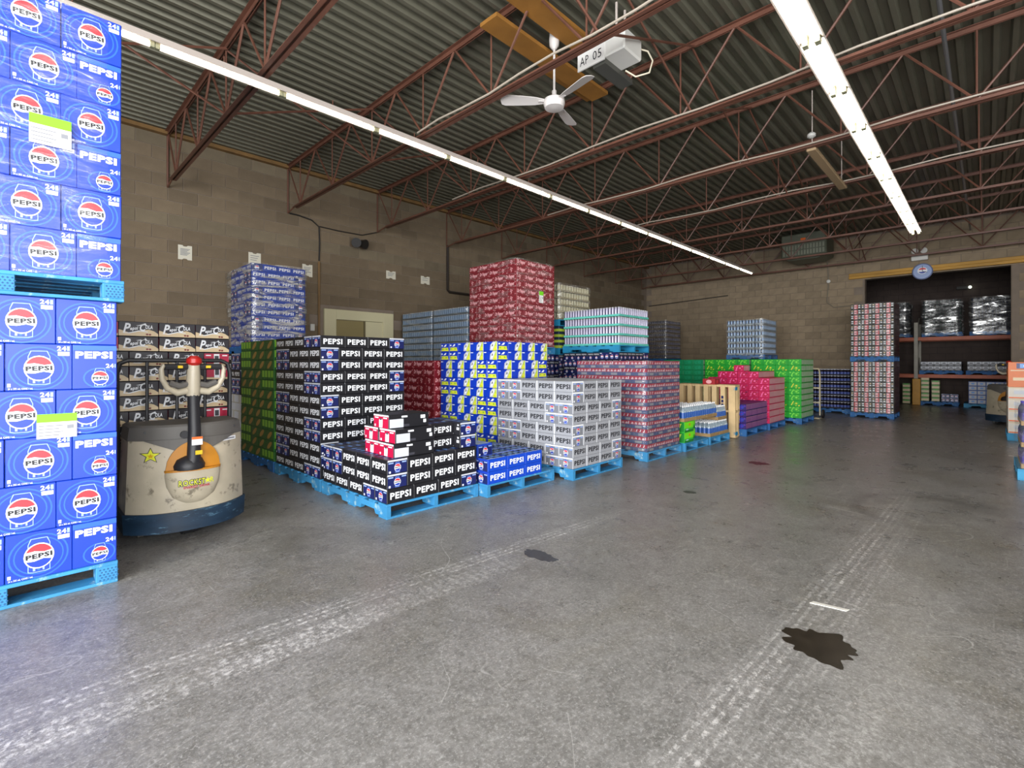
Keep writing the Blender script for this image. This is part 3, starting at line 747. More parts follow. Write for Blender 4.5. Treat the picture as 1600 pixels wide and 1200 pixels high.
# ---------------------------------------------------------------- carton stacks
def layout(t, L, W):
    k = 3 * L / (4 * W); out = []
    if t == 1:
        out += [((i + .5) * L, (j + .5) * W, 0) for i in range(3) for j in range(2)]
        out += [(3 * L + W / 2, (j + .5) * L, 1) for j in range(4)]
        out += [((i + .5) * W * k, 2 * W + (j + .5) * L, 1) for i in range(4) for j in range(3)]
    else:
        out += [(W / 2, (j + .5) * L, 1) for j in range(3)]
        out += [(W + (i + .5) * L, (j + .5) * W * k, 0) for i in range(3) for j in range(4)]
        out += [((i + .5) * L, 3 * L + (j + .5) * W, 0) for i in range(3) for j in range(2)]
        out += [(3 * L + W / 2, 3 * L + L / 2, 1)]
    return out
def place(mesh, name, cat, group, x0, y0, L, W, H, layers, what, where, top=False, mir=None, jit=.0015, sides=('x', 'y'), zs=None, rotx=None):
    """layers: list of (z, [(cx, cy, turned)], mesh or None). Keeps the cartons on the two faces seen from the aisle (and the top)."""
    rnd = random.Random(int(x0 * 100 + y0 * 1000))
    for li, (z, boxes, me) in enumerate(layers):
        vis = []
        for cx, cy, r in boxes:
            hx, hy = (W / 2, L / 2) if r else (L / 2, W / 2)
            fx, fy = cx - hx < .012 and 'x' in sides, cy - hy < .012 and 'y' in sides
            if fx or fy or (top and li == len(layers) - 1): vis.append((cx, cy, r, fx, fy))
        nx = ny = nt = 0
        for cx, cy, r, fx, fy in sorted(vis, key=lambda b: (b[1] if b[3] else 9 + b[0] if b[4] else 99 + b[0] + b[1] * 3)):
            if fx and fy: pos = 'at the corner'
            elif fx: nx += 1; pos = '%s on left face' % ORD[nx - 1]
            elif fy: ny += 1; pos = '%s on aisle face' % ORD[ny - 1]
            else: nt += 1; pos = '%s of the inner ones' % ORD[nt - 1]
            yy = (mir - cy) if mir else cy
            o = put(name, me or mesh, None, (x0 + cx + rnd.uniform(-jit, jit), y0 + yy + rnd.uniform(-jit, jit), z), (PI / 2 if r else 0) + rnd.uniform(-.006, .006))
            tag(o, '%s, %s, %s layer up, %s' % (what, where, ORD[li], pos), cat, group)
def stack(mesh, name, group, x0, y0, z0, L, W, H, seq, what, where, meshes=None, **kw):
    ls = [(z0 + i * H, layout(t, L, W), (meshes or {}).get(i)) for i, t in enumerate(seq)]
    place(mesh, name, 'carton', group, x0, y0, L, W, H, ls, what, where, **kw)
def gstack(mesh, name, group, x0, y0, z0, L, W, H, nx, ny, n, what, where, cat='carton', meshes=None, **kw):
    g = [((i + .5) * L, (j + .5) * W, 0) for i in range(nx) for j in range(ny)]
    ls = [(z0 + k * H, g, (meshes or {}).get(k)) for k in range(n)]
    place(mesh, name, cat, group, x0, y0, L, W, H, ls, what, where, **kw)
def film(x0, x1, y0, y1, z0, z1, lab, amp=.012, top=True, mat=None, bulge=0.0, seed=0):
    q = MB(); st = .055
    cx, cy = (x0 + x1) / 2, (y0 + y1) / 2
    per = []
    def seg(a, b_):
        n = max(2, int(math.dist(a, b_) / st))
        for k in range(n): per.append((a[0] + (b_[0] - a[0]) * k / n, a[1] + (b_[1] - a[1]) * k / n))
    r = .03
    seg((x0 + r, y0), (x1 - r, y0)); seg((x1, y0 + r), (x1, y1 - r)); seg((x1 - r, y1), (x0 + r, y1)); seg((x0, y1 - r), (x0, y0 + r))
    nz = max(3, int((z1 - z0) / st)); n = len(per)
    rows = []
    for j in range(nz + 1):
        z = z0 + (z1 - z0) * j / nz; row = []
        for (x, y) in per:
            k = noise.noise(Vector((x * 3 + seed, y * 3, z * 14))) * amp + bulge * math.sin(PI * j / nz)
            nxn = -1 if abs(x - x0) < 1e-6 else 1 if abs(x - x1) < 1e-6 else 0; nyn = -1 if abs(y - y0) < 1e-6 else 1 if abs(y - y1) < 1e-6 else 0
            kk = max(k, -.6 * amp) + amp * .7
            row.append((x + nxn * kk, y + nyn * kk, z + noise.noise(Vector((x * 2, y * 2, 7 + seed))) * .015 * (j in (0, nz))))
        rows.append(row)
    i0 = len(q.v)
    for row in rows: q.v += row
    for j in range(nz):
        for k in range(n):
            q.f.append((i0 + j * n + k, i0 + j * n + (k + 1) % n, i0 + (j + 1) * n + (k + 1) % n, i0 + (j + 1) * n + k)); q.m.append(0)
    o = q.build('stretch_wrap', mat or film_mat(), smooth=False, fix=False)
    o.data.polygons.foreach_set('use_smooth', [True] * len(o.data.polygons))
    return tag(o, lab, 'wrap')

L12, W12, H12 = .265, .1985, .122
T1, T2 = 1, 2
# carton kinds
def end_globe(W, H, bgc, strip='p_silver', r=None):
    r = r or H * .27
    return [P(rect(-W * .46, -H * .46, W * .46, H * .34), bgc, 0), P(rect(-W * .48, H * .36, W * .48, H * .48), strip, 0)] + globe(.0, -H * .08, r, lay=1, lite=False) + [P(rect(-W * .42, -H * .42, -W * .33, -H * .28), 'p_white', 1), P(rect(-W * .44, H * .22, -W * .2, H * .30), 'p_pale', 1), P(rect(W * .22, H * .22, W * .44, H * .30), 'p_pale', 1)]
def top_cans(L, W, cm='p_navy', c2='p_grey'):
    it = []
    for i in range(3):
        cx = -L * .32 + i * L * .32
        it.append(P(rect(cx - L * .12, -W * .30, cx + L * .12, W * .36), cm, 0)); it.append(P(ell(cx, 0, L * .07, W * .16, 10), c2, 1))
    return it
PEP = lambda col, w=.205, h=.058, dy=0: [T('PEPSI', 0, dy, w, h, col, 2, bold=.032)]
black = carton('carton_black', L12, W12, H12, '#17171c', PEP('p_white'), end_globe(W12, H12, 'p_navy'), top_cans(L12, W12, 'p_navy2', 'p_lblue'))
lbl = [T('PEPSI', -.02, .035, .09, .022, 'p_white', 2, bold=.03), P(rect(-.115, -.05, -.02, .012), 'p_white', 1), P(rect(-.02, -.05, .03, -.045), 'p_white', 1), P(rect(.08, -.01, .115, .015), 'p_white', 1), P(rect(.09, .03, .11, .045), 'p_white', 1)]
black_b = carton('carton_black_back', L12, W12, H12, '#17171c', lbl, end_globe(W12, H12, 'p_navy'), top_cans(L12, W12, 'p_navy2', 'p_lblue'))
silv_frame = [P(rect(-L12 * .495, -H12 * .48, -L12 * .475, H12 * .48), 'p_white', 0), P(rect(L12 * .475, -H12 * .48, L12 * .495, H12 * .48), 'p_white', 0)]
silver = carton('carton_silver', L12, W12, H12, '#9b9da3', PEP('p_black', .20, .055) + silv_frame, end_globe(W12, H12, 'p_grey', 'p_white') , [P(rect(-.12, -.09, .12, .09), 'p_silver', 0)])
blue12 = carton('carton_blue', L12, W12, H12, '#0c43bb', PEP('p_white', .20, .055), end_globe(W12, H12, 'p_navy', 'p_blue2'), [P(rect(-.12, -.088, .12, .088), 'p_pale', 0)] + top_cans(L12, W12, 'p_silver', 'p_lblue'))
L24, W24, H24 = .267, .2, .257
def rings(cx, cy, r0, cols=('p_ring', 'BG')):
    it = []
    for k, rr in enumerate((r0 * 1.95, r0 * 1.82, r0 * 1.62, r0 * 1.52)):
        it.append(P(ell(cx, cy, min(rr, .128), min(rr, .122), 28), 'p_ring' if k % 2 == 0 else 'p_bg24', k * .2))
    return it
PRINT['p_bg24'] = '#143bb2'; PRINT['p_ring'] = '#2650cc'
main24 = rings(-.003, -.008, .062) + globe(-.003, -.008, .0700, lay=1.2, asp=.87, k=.64) + [T('24', .088, .103, .038, .026, 'p_white', 2, bold=.03), P(rect(.110, .090, .122, .116), 'p_pale', 2), P(rect(.073, .062, .121, .084), 'p_white', 2), P(ell(.083, .073, .006, .006, 8), 'p_silver', 3), P(rect(.092, .069, .117, .077), 'p_silver', 3),
     P(rect(-.125, -.108, -.112, -.09), 'p_white', 2), T('24 x 355 mL CANS / mL', -.075, -.118, .095, .010, 'p_white', 2, bold=.01)]
end24 = [P(rect(-.097, .095, .097, .122), 'p_ring', 0)] + [T('PEPSI', -.004, .068, .165, .042, 'p_white', 2, bold=.05), T('24', .066, .005, .036, .025, 'p_white', 2, bold=.03), P(rect(.088, -.006, .093, .016), 'p_pale', 2)] + [P(ell(.02, -.065, .074, .060, 24), 'p_ring', 0), P(ell(.02, -.065, .066, .053, 24), 'p_bg24', .3)] + globe(.022, -.066, .041, lay=1, asp=.95, k=.64, bot=1.18)
blue24 = carton('carton_blue_large', L24, W24, H24, '#143bb2', main24, end24, rough=.38)
wave = [(-L12 * .49, -H12 * .47), (L12 * .49, -H12 * .47), (L12 * .49, -H12 * .30), (L12 * .38, -H12 * .12), (L12 * .25, -H12 * .02), (L12 * .05, -H12 * .10), (-L12 * .2, -H12 * .30), (-L12 * .4, -H12 * .12), (-L12 * .49, -H12 * .06)]
cola = [P(wave, 'p_cream', 0), T('P', -.078, .006, .050, .078, 'p_white', 2, .3, .03), T('epsi', -.030, .0, .055, .036, 'p_white', 2, .3, .03, .12), T('C', .028, .014, .046, .064, 'p_white', 2, .3, .03), T('OLA', .068, .018, .050, .032, 'p_white', 2, .1, .03), P([(-.02, .028), (.01, .034), (.045, .05), (.045, .043), (.01, .026)], 'p_white', 2),
        P([(-.115, -.036), (-.06, -.030), (.0, -.012), (.06, -.020), (.06, -.025), (0, -.020), (-.06, -.038)], 'p_white', 2), P(ell(.055, -.043, .009, .008, 8), 'p_cherry', 2), P(ell(.074, -.044, .009, .008, 8), 'p_cherry', 2)]
colae = [P(rect(-.097, -.038, .097, .05), 'p_crimson', 0), P(rect(-.097, -.058, .097, -.040), 'p_cream', 0), P(rect(-.022, -.045, .022, .046), 'p_white', 1), P(rect(-.016, -.02, .016, .03), 'p_dgrey', 2), P(rect(-.085, .028, -.045, .038), 'p_white', 1), P(rect(.045, .028, .085, .038), 'p_white', 1)]
cherry = carton('carton_cherry', L12, W12, H12, '#1b1620', cola, colae)
crl = [P(rect(-.2, -.055, -.06, .02), 'p_silver', 1), P(rect(-.06, -.05, .0, -.03), 'p_dgrey', 1), P(rect(.12, .01, .17, .04), 'p_white', 1), P(rect(-.08, .03, -.02, .045), 'p_white', 1), P(rect(.15, -.03, .18, .0), 'p_white', 1)]
cre = [P(rect(-.122, .042, .122, .056), 'p_white', 0), P(rect(-.12, -.058, .12, .040), 'p_crimson', 0), P([(-.03, -.055), (.025, -.055), (.03, .012), (0, .025), (-.028, .012)], 'p_white', 1), P(rect(-.10, .024, -.04, .034), 'p_white', 1), P(rect(.04, .024, .10, .034), 'p_white', 1), P([(-.02, .01), (0, .034), (.02, .01)], 'p_dgrey', 2), P(rect(-.105, -.05, -.085, -.03), 'p_white', 1)]
crimson = carton('carton_crimson', .42, .25, .122, '#17171c', crl, cre)
lemon_l = [P(rect(.050, -.058, .128, .058), 'p_lime', 0), P([(-.01, -.055), (.045, -.056), (.105, .056), (.05, .057), (.0, .02)], 'p_silver', 1), P([(.01, -.03), (.035, -.04), (.075, .03), (.055, .04)], 'p_white', 2), P(ell(.095, -.025, .026, .026, 10), 'p_yellow', 2), P(ell(.07, -.046, .02, .012, 8), 'p_yellow', 2), P([(.03, -.01), (.05, .0), (.055, .03), (.035, .015)], 'p_dgrey', 3), P(rect(-.125, .036, -.075, .046), 'p_white', 1), P(rect(.124, -.058, .130, .058), 'p_white', 3)]
lemon_e = [P([(-.085, -.05), (.085, -.05), (.07, -.005), (.08, .0), (-.08, .0), (-.07, -.02)], 'p_yellow', 1), P(rect(-.06, -.03, -.035, -.012), 'p_lgreen', 2), P(rect(.02, -.032, .05, -.012), 'p_lgreen', 2), P(rect(-.08, .02, -.05, .04), 'p_white', 1), P([(-.03, .012), (.02, .016), (.04, .045), (.01, .045)], 'p_white', 1)]
lemon = carton('carton_lemon', L12, W12, H12, '#0a37b4', lemon_l, lemon_e)
dp_l = [T('Dr Pepper', -.01, .006, .20, .080, 'p_pink', 3, .3, .06), P(ell(.108, .036, .009, .009, 8), 'p_pink', 1), P(ell(.112, -.035, .008, .008, 8), 'p_pink', 1), P(ell(-.115, -.045, .007, .007, 8), 'p_pink', 1)]
dp_e = [T('Dr', -.012, .020, .062, .046, 'p_pink', 3, .3, .04), T('P', -.012, -.022, .030, .034, 'p_pink', 3, .3, .05), P(ell(.075, -.04, .009, .009, 8), 'p_pink', 1), P(ell(-.08, .045, .007, .007, 8), 'p_pink', 1)]
redc = carton('carton_red', L12, W12, H12, '#7f1a26', dp_l, dp_e)
mint_l = [P(rect(-.13, -.06, .13, .052), 'p_dgreen', 0), P([(.0 + .066 * math.cos(a) + .04 * math.sin(a), .046 * math.sin(a) + .012 * math.cos(a)) for a in [k * PI / 7 for k in range(14)]], 'p_amber', 1), P(rect(.10, -.055, .115, .05), 'p_green', 1)]
mint_e = [P(rect(-.085, -.03, .085, .052), 'p_lgreen', 0), P(rect(-.012, -.055, .012, .055), 'p_green', 1)]
mint = carton('carton_green', L12, W12, H12, '#1c5a22', mint_l, mint_e)
LR, WR, HR = .255, .19, .101
PRINT['p_rbred'] = '#8e2f40'; PRINT['p_rbpink'] = '#c8a0a4'
rb_l = [P(rect(-.126, -.002, .126, .048), 'p_rbred', 0), P(rect(-.05, -.044, .05, -.012), 'p_grey', 0)] + [P(rect(-.11 + k * .055, .006, -.073 + k * .055, .014), 'p_silver', 1) for k in range(4)] + [P([(-.11 + k * .055, .02), (-.09 + k * .055, .034), (-.075 + k * .055, .022), (-.08 + k * .055, .016)], 'p_rbpink', 1) for k in range(4)] + [P(rect(.10, .004, .112, .04), 'p_silver', 1)]
rb_e = [P(rect(-.093, -.002, .093, .048), 'p_rbred', 0), P(rect(-.035, -.044, .04, -.012), 'p_grey', 0)] + [P([(-.07 + k * .055, .004), (-.06 + k * .055, .004), (-.045 + k * .055, .04), (-.055 + k * .055, .04)], 'p_silver', 1) for k in range(3)]
redblue = carton('carton_red_blue', LR, WR, HR, '#414c6e', rb_l, rb_e)
nav_l = [P(rect(-.13, -.06, .13, .0), 'p_navy', 0)] + [T('PEPSI', -.06 + k * .125, .032, .10, .026, 'p_silver', 2, bold=.03) for k in range(2)] + globe(-.06, -.03, .022, lay=1, lite=True) + globe(.065, -.03, .022, lay=1, lite=True)
nav_e = [P(rect(-.095, -.06, .095, .06), 'p_navy', 0)] + globe(-.045, -.012, .028, lay=1, lite=True) + globe(.05, -.012, .028, lay=1, lite=True) + [P(rect(-.09, .042, -.05, .052), 'p_white', 1)]
navy = carton('carton_navy', L12, W12, .122, '#1a1c26', nav_l, nav_e)
bw_L, bw_W, bw_H = .218, .163, .1145
bw_l = [T('PEPSI', 0, .004, .165, .045, 'p_white', 2, bold=.03)]
bluew = carton('carton_royal', bw_L, bw_W, bw_H, '#1f3f9c', bw_l, [P(rect(-.078, -.05, .078, .05), 'p_navy2', 0)] + globe(0, -.008, .03, lay=1, lite=True) + [P(rect(-.075, .035, -.04, .048), 'p_white', 1)])
# larger cartons with can fronts on the long side
def canface(L, H, n, dark, body, lidc='p_silver'):
    it = []
    for k in range(n):
        cx = -L / 2 + L * (k + .5) / n; w = L / n * .42
        it += [P(rect(cx - w, -H * .40, cx + w, H * .36), body, 1), P(rect(cx - w * .5, -H * .36, cx - w * .1, H * .32), lidc, 2), P(rect(cx - w * .7, H * .36, cx + w * .7, H * .43), lidc, 2)]
    return it
LG, WG, HG = .33, .255, .127
def dots(W, H, c1, c2, seed, n=7):
    r = random.Random(seed); it = []
    for k in range(n):
        x, y, s = r.uniform(-W * .42, W * .42), r.uniform(-H * .4, H * .4), r.uniform(.006, .014); it.append(P(ell(x, y, s * 1.6, s, 8), c1, 1))
    it.append(P(ell(W * .12, 0, H * .34, H * .30, 14), c2, 2)); it.append(P(ell(W * .12, 0, H * .16, H * .14, 10), c1, 3)); it.append(P([(-W * .3, -H * .3), (-W * .22, -H * .34), (-W * .05, H * .34), (-W * .12, H * .38)], c1, 1))
    return it
PRINT['p_gmid'] = '#3fae2a'; PRINT['p_gpale'] = '#c4d6be'; PRINT['p_ppale'] = '#cfa0a8'; PRINT['p_vmid'] = '#7a3f8e'; PRINT['p_glite'] = '#7fe04a'; PRINT['p_tmid'] = '#1c9a6c'
pinkc = carton('carton_pink', LG, .2, HG, '#c21250', canface(LG, HG, 4, 'p_dred', 'p_ppale', 'p_pink'), dots(.2, HG, 'p_mag', 'p_crimson', 4))
purplec = carton('carton_purple', .29, .2, .112, '#2e1a66', canface(.29, .112, 4, 'p_navy', 'p_vmid', 'p_pink'), dots(.2, .112, 'p_purple', 'p_blue2', 5))
greenc = carton('carton_lime', LG, WG, HG, '#17a32c', canface(LG, HG, 4, 'p_green', 'p_gpale', 'p_gmid'), dots(WG, HG, 'p_glite', 'p_gmid', 6, 9))
greenl = carton('carton_lime_logo', LG, WG, HG, '#17a32c', canface(LG, HG, 4, 'p_green', 'p_gpale', 'p_gmid'), dots(WG, HG, 'p_yellow', 'p_gmid', 9, 4))
tealc = carton('carton_teal', LG, WG, HG, '#0c8a55', canface(LG, HG, 4, 'p_green', 'p_gpale', 'p_gmid'), dots(WG, HG, 'p_tmid', 'p_tmid', 7, 8))
PRINT['p_maroon'] = '#43101c'
dk_e = [P(ell(-.07, .028, .024, .012, 8), 'p_white', 1), P(ell(-.07, -.018, .024, .012, 8), 'p_white', 1), P(rect(-.035, -.05, -.02, .05), 'p_red', 1), P(rect(-.015, -.05, .035, .048), 'p_pink', 1), P(rect(-.01, -.012, .03, .004), 'p_dred', 2), P(ell(.075, .025, .02, .012, 8), 'p_cream', 1), P(ell(.075, -.02, .02, .012, 8), 'p_white', 1)]
dk_e2 = [(it[0], [(-x, y) for x, y in it[1]], it[2], it[3]) for it in dk_e]
dkc2 = carton('carton_dark_b', .32, .21, .122, '#2a2c24', [P(rect(-.158, -.058, .158, .058), 'p_maroon', 0), P(rect(-.158, -.03, .158, -.02), 'p_dred', 1)], dk_e2)
dkc = carton('carton_dark', .32, .21, .122, '#2a2c24', [P(rect(-.158, -.058, .158, .058), 'p_maroon', 0), P(rect(-.158, -.03, .158, -.02), 'p_dred', 1)], dk_e)
# trays of cans
def can_tray(name, L, W, H, nx, ny, tray, body, band, lid='#b9bcc0', th=.3):
    mb = MB(); mb.cbox(-L / 2 + .002, L / 2 - .002, -W / 2 + .002, W / 2 - .002, 0, H * th, .003, 0)
    r = min(L / nx, W / ny) * .43
    mb.box(-L / 2 + .035, L / 2 - .035, -W / 2 + .035, W / 2 - .035, H * th * .8, H * .9, 4)  # dark core, its colour stands in for the shade between cans
    for i in range(nx):
        for j in range(ny):
            if 0 < i < nx - 1 and 0 < j < ny - 1: continue
            x = -L / 2 + L * (i + .5) / nx; y = -W / 2 + W * (j + .5) / ny
            i0 = len(mb.f)
            mb.lathe([(r, H * th * .5), (r, H * .62), (r, H * .86), (r * .8, H * .97)], 8, 1, (x, y, 0))
            for k in range(8):
                if k % 4 > 1: mb.m[i0 + k] = 2; mb.m[i0 + 8 + k] = 2
                mb.m[i0 + 16 + k] = 3
            mb.m[-1] = 3
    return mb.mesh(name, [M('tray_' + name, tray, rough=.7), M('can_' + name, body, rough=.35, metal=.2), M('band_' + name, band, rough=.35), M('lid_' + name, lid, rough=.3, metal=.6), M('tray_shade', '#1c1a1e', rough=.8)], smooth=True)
tray_blue = can_tray('can_tray_blue', .40, .267, .132, 6, 4, '#50585c', '#74889e', '#24487c', th=.2)
tray_white = can_tray('can_tray_white', .335, .24, .164, 5, 4, '#5fc0b0', '#a9a6ba', '#2e2560', th=.22)
tray_dark = can_tray('can_tray_dark', .335, .27, .135, 5, 4, '#5a4c38', '#25233f', '#3a3434', '#9a8a70', th=.25)
tray_grey = can_tray('can_tray_grey', .335, .21, .148, 5, 3, '#8a949c', '#7f97b4', '#3c5f90', th=.3)
tray_amber = can_tray('bottle_tray_amber', .335, .27, .134, 4, 3, '#8d8568', '#b5b096', '#9c8e48', '#cfcab6', th=.25)

# --- large blue cases at the left edge, two pallets high
SEQ6 = [T1, T2, T1, T2, T1, T2]
pallet(-.578, 3.715, 0, 'blue block pallet on the floor at the left edge', blocks=True)
stack(blue24, 'blue_can_case', 'large blue cases at the left', -.565, 3.73, PH, L24, W24, H24, SEQ6, 'large blue can case', 'lower left-edge stack', sides=('x', 'y'))
pallet(-.55, 3.70, PH + 6 * H24, 'blue block pallet between the two tiers of large blue cases', blocks=True)
stack(blue24, 'blue_can_case', 'large blue cases at the left', -.545, 3.725, 2 * PH + 6 * H24, L24, W24, H24, SEQ6, 'large blue can case', 'upper left-edge stack', sides=('x', 'y'))
film(-.55, .455, 3.722, 4.95, 1.80, 3.34, 'clear stretch wrap around the upper blue cases', .008, seed=2, mat=film_mat('stretch_film_thin', .03, .20))
def ticket(x, y, z, w, h, lab, rz=0):
    t = thing('pallet_ticket', lab, 'ticket', (x, y, z), rz, 'green-topped pallet tickets')
    a = MB(); a.box(0, w, -.002, 0, 0, h); s = a.build('sheet', M('ticket_white', '#e8e8e6', rough=.6), t)
    a = MB(); a.box(0, w, -.003, -.002, h * .66, h); a.build('green_header', M('ticket_green', '#78d81e', rough=.6), t)
    a = MB()
    for k in range(4): a.box(w * .05, w * (.55 + .1 * (k % 2)), -.0026, -.002, h * (.1 + .13 * k), h * (.1 + .13 * k) + .006)
    a.box(w * .75, w * .92, -.0026, -.002, h * .36, h * .52)
    a.build('print_lines', PM('p_grey'), t)
ticket(.09, 3.722, .885, .165, .135, 'green and white ticket on the lower blue cases')
ticket(.06, 3.70, 2.50, .17, .16, 'green and white ticket on the upper wrapped blue cases')

# --- cherry cola load on the pallet truck
pallet(.38, 4.96, .055, 'blue pallet lifted on the forks under the cherry cola load')
stack(cherry, 'cherry_cola_carton', 'cherry cola cartons', .39, 4.97, PH + .055, L12, W12, H12, [T1, T1, T2, T2, T1, T1, T2, T2, T1, T1, T2, T2], 'cherry cola carton', 'load behind the pallet truck')

# --- black cartons: low front pallet and tall stack
pallet(2.165, 3.565, 0, 'blue pallet in front under the low black cartons')
HB = PH + 3 * H12
stack(black, 'black_cola_carton', 'black cartons of the low stack', 2.175, 3.575, PH, L12, W12, H12, [T1, T2, T2], 'black cola carton', 'low front black stack', top=True)
for k, (x, y, z, lab) in enumerate(((2.47, 3.73, 0, 'crimson-ended carton at the bottom of the small pile, near the aisle'), (2.48, 3.985, 0, 'crimson-ended carton at the bottom of the small pile, away from aisle'), (2.48, 3.735, .122, 'crimson-ended carton in the middle of the small pile, near the aisle'), (2.475, 3.99, .122, 'crimson-ended carton in the middle of the small pile, away from aisle'), (2.46, 3.80, .244, 'single crimson-ended carton on top of the small pile'))):
    tag(put('crimson_carton', crimson, None, (x, y, HB + z), .02 * (k % 3 - 1)), lab, 'carton', 'crimson-ended cartons')
for k, (x, y, z, r, me, lab) in enumerate(((2.84, 3.79, 0, 0, black, 'loose black carton, lower of the pair beside the crimson pile'), (2.84, 3.79, .122, 0, black, 'loose black carton, upper of the pair beside the crimson pile'), (3.07, 3.72, 0, PI / 2, black_b, 'loose black carton with white data panel, lower one'), (3.07, 3.72, .122, PI / 2, black_b, 'loose black carton with white data panel, upper one'), (2.86, 4.0, 0, 0, black, 'loose black carton behind the pair, lower one'), (2.86, 4.0, .122, 0, black, 'loose black carton behind the pair, upper one'), (3.07, 4.0, 0, PI / 2, black, 'loose black carton at the back right, lower one'), (3.07, 4.0, .122, PI / 2, black, 'loose black carton at the back right, upper one'), (2.86, 4.2, 0, 0, black, 'loose black carton furthest back, lower one'), (2.86, 4.2, .122, 0, black, 'loose black carton furthest back, upper one'))):
    tag(put('black_cola_carton', me, None, (x, y, HB + z), r), lab, 'carton', 'loose black cartons on the low stack')
pallet(2.165, 4.825, 0, 'blue pallet under the tall black stack', 'blue')
S12 = [T1, T2, T2, T1, T1, T2, T2, T1, T1, T2, T2, T1]
stack(black, 'black_cola_carton', 'black cartons of the tall stack', 2.175, 4.835, PH, L12, W12, H12, S12, 'black cola carton', 'tall black stack')
# --- green cartons behind it
pallet(2.165, 6.085, 0, 'dark blue pallet under the green carton stack behind the black one', 'dark')
stack(mint, 'green_soda_carton', 'green cartons behind the black stack', 2.175, 6.10, PH, L12, W12, H12, [T1, T2, T2, T1, T1, T2, T2, T1, T1, T2, T2, T2], 'dark green carton', 'green stack behind black', sides=('x',))
# --- stack by the wall and the wrapped royal blue load on it
whitec = carton('carton_white', L12, W12, .12, '#b9b5ac', [P(rect(-.13, -.05, .06, .05), 'p_silver', 0)], [P(rect(-.09, -.05, .09, .05), 'p_silver', 0)])
pallet(2.29, 7.74, 0, 'dark blue pallet by the left wall under mixed cartons', 'dark')
stack(black, 'black_cola_carton', 'mixed cartons by the wall', 2.30, 7.75, PH, L12, W12, .12, [T1, T2, T1, T2, T1, T2, T1, T1, T2, T1, T1], 'carton', 'mixed stack by the wall', meshes={i: whitec for i in range(6)}, sides=('x',))
ZG = PH + 11 * .12
pallet(2.50, 7.94, ZG, 'dark blue pallet under the wrapped royal blue cartons', 'dark', sx=.83)
stack(bluew, 'royal_blue_carton', 'wrapped royal blue cartons', 2.515, 7.96, ZG + PH, bw_L, bw_W, bw_H, [T1, T1, T2, T2, T1, T1, T2, T2, T1, T1, T2], 'royal blue carton', 'wrapped stack by the wall')
film(2.50, 3.35, 7.94, 9.10, ZG + PH + .01, ZG + PH + 11 * bw_H + .01, 'crinkled stretch wrap around the royal blue cartons', .014, seed=4, mat=film_mat('stretch_film_glare', .04, .75, .46, .64, 10, 1.8))
# --- blue cartons, two layers
pallet(3.20, 3.455, 0, 'blue pallet under the two layers of bright blue cartons')
g = [((i + .5) * L12, (j + .5) * W12, 0) for i in range(3) for j in range(4)]
place(blue12, 'bright_blue_carton', 'carton', 'bright blue cartons', 3.205, 3.45, L12, W12, H12, [(PH, g, None), (PH + H12, g, None)], 'bright blue carton', 'the two-layer blue pile', top=True)
tag(put('bright_blue_carton', blue12, None, (3.33, 3.76, PH + 2 * H12), PI / 2), 'single bright blue carton on top of the two-layer blue pile', 'carton', 'bright blue cartons')
# --- silver cartons
pallet(4.325, 3.275, 0, 'blue pallet under the silver cartons')
stack(silver, 'silver_cola_carton', 'silver cartons', 4.333, 3.287, PH, L12, W12, H12, [T1, T1, T2, T2, T1, T1, T2, T2], 'silver-grey carton', 'silver stack', top=True)
# --- blue and yellow lemon cartons
pallet(4.36, 4.52, 0, 'blue pallet under the blue and yellow cartons')
stack(lemon, 'lemon_soda_carton', 'blue and yellow cartons', 4.37, 4.53, PH, L12, W12, H12, [T1, T1, T2, T2, T1, T1, T2, T2, T1, T1, T2, T2], 'blue and yellow carton', 'blue-yellow stack')
# --- red cartons
pallet(4.29, 5.78, 0, 'pallet under the lower dark red cartons', 'dark')
stack(redc, 'red_soda_carton', 'dark red cartons of the lower stack', 4.30, 5.79, PH, L12, W12, H12, [T2, T2, T1, T1, T2, T2, T1, T1, T2, T2], 'dark red carton', 'lower red stack', sides=('x',))
pallet(5.84, 5.60, 0, 'pallet on the floor under the tall red tower', 'dark')
stack(navy, 'navy_cola_carton', 'navy cartons under the red tower', 5.85, 5.61, PH, L12, W12, .122, [T1, T2] * 5 + [T1], 'navy carton', 'base below the red tower')
ZR = PH + 11 * .122
pallet(5.84, 5.60, ZR, 'blue pallet between the navy base and the tall red tower')
stack(redc, 'red_soda_carton', 'dark red cartons of the tower', 5.85, 5.61, ZR + PH, L12, W12, H12, [T2, T2, T1, T1, T2, T2, T1, T1, T2, T2, T1, T1, T2][:12], 'dark red carton', 'tall wrapped red tower')
film(5.84, 6.855, 5.60, 6.81, ZR + PH + .01, ZR + PH + 12 * H12 + .01, 'crinkled stretch wrap around the tall red tower', .010, seed=6, mat=film_mat('stretch_film_clear', .02, .32))
ticket(6.40, 5.585, 2.36, .11, .20, 'green and white ticket on the red tower')
# --- blue can trays by the wall
for k, (y, nm) in enumerate(((6.86, 'nearer'), (7.97, 'further'))):
    for tier, z in enumerate((0, PH + 8 * .132)):
        pallet(5.84, y, z, 'pallet under the %s tier of the %s blue can tower by the wall' % (('lower', 'upper')[tier], nm), 'dark', swap=True, sx=1.04)
        gstack(tray_blue, 'blue_can_tray', 'blue can trays by the wall', 5.85, y + .005, z + PH, .40, .262, .132, 3, 4, 8, 'blue can tray', '%s tier of %s tower' % (('lower', 'upper')[tier], nm), cat='tray')
    film(5.835, 7.06, y - .002, y + 1.06, PH + 8 * .132 + .02, 2 * PH + 16 * .132, 'stretch wrap around the %s blue can tower' % nm, .008, seed=9 + k, mat=film_mat('stretch_film_clear'))
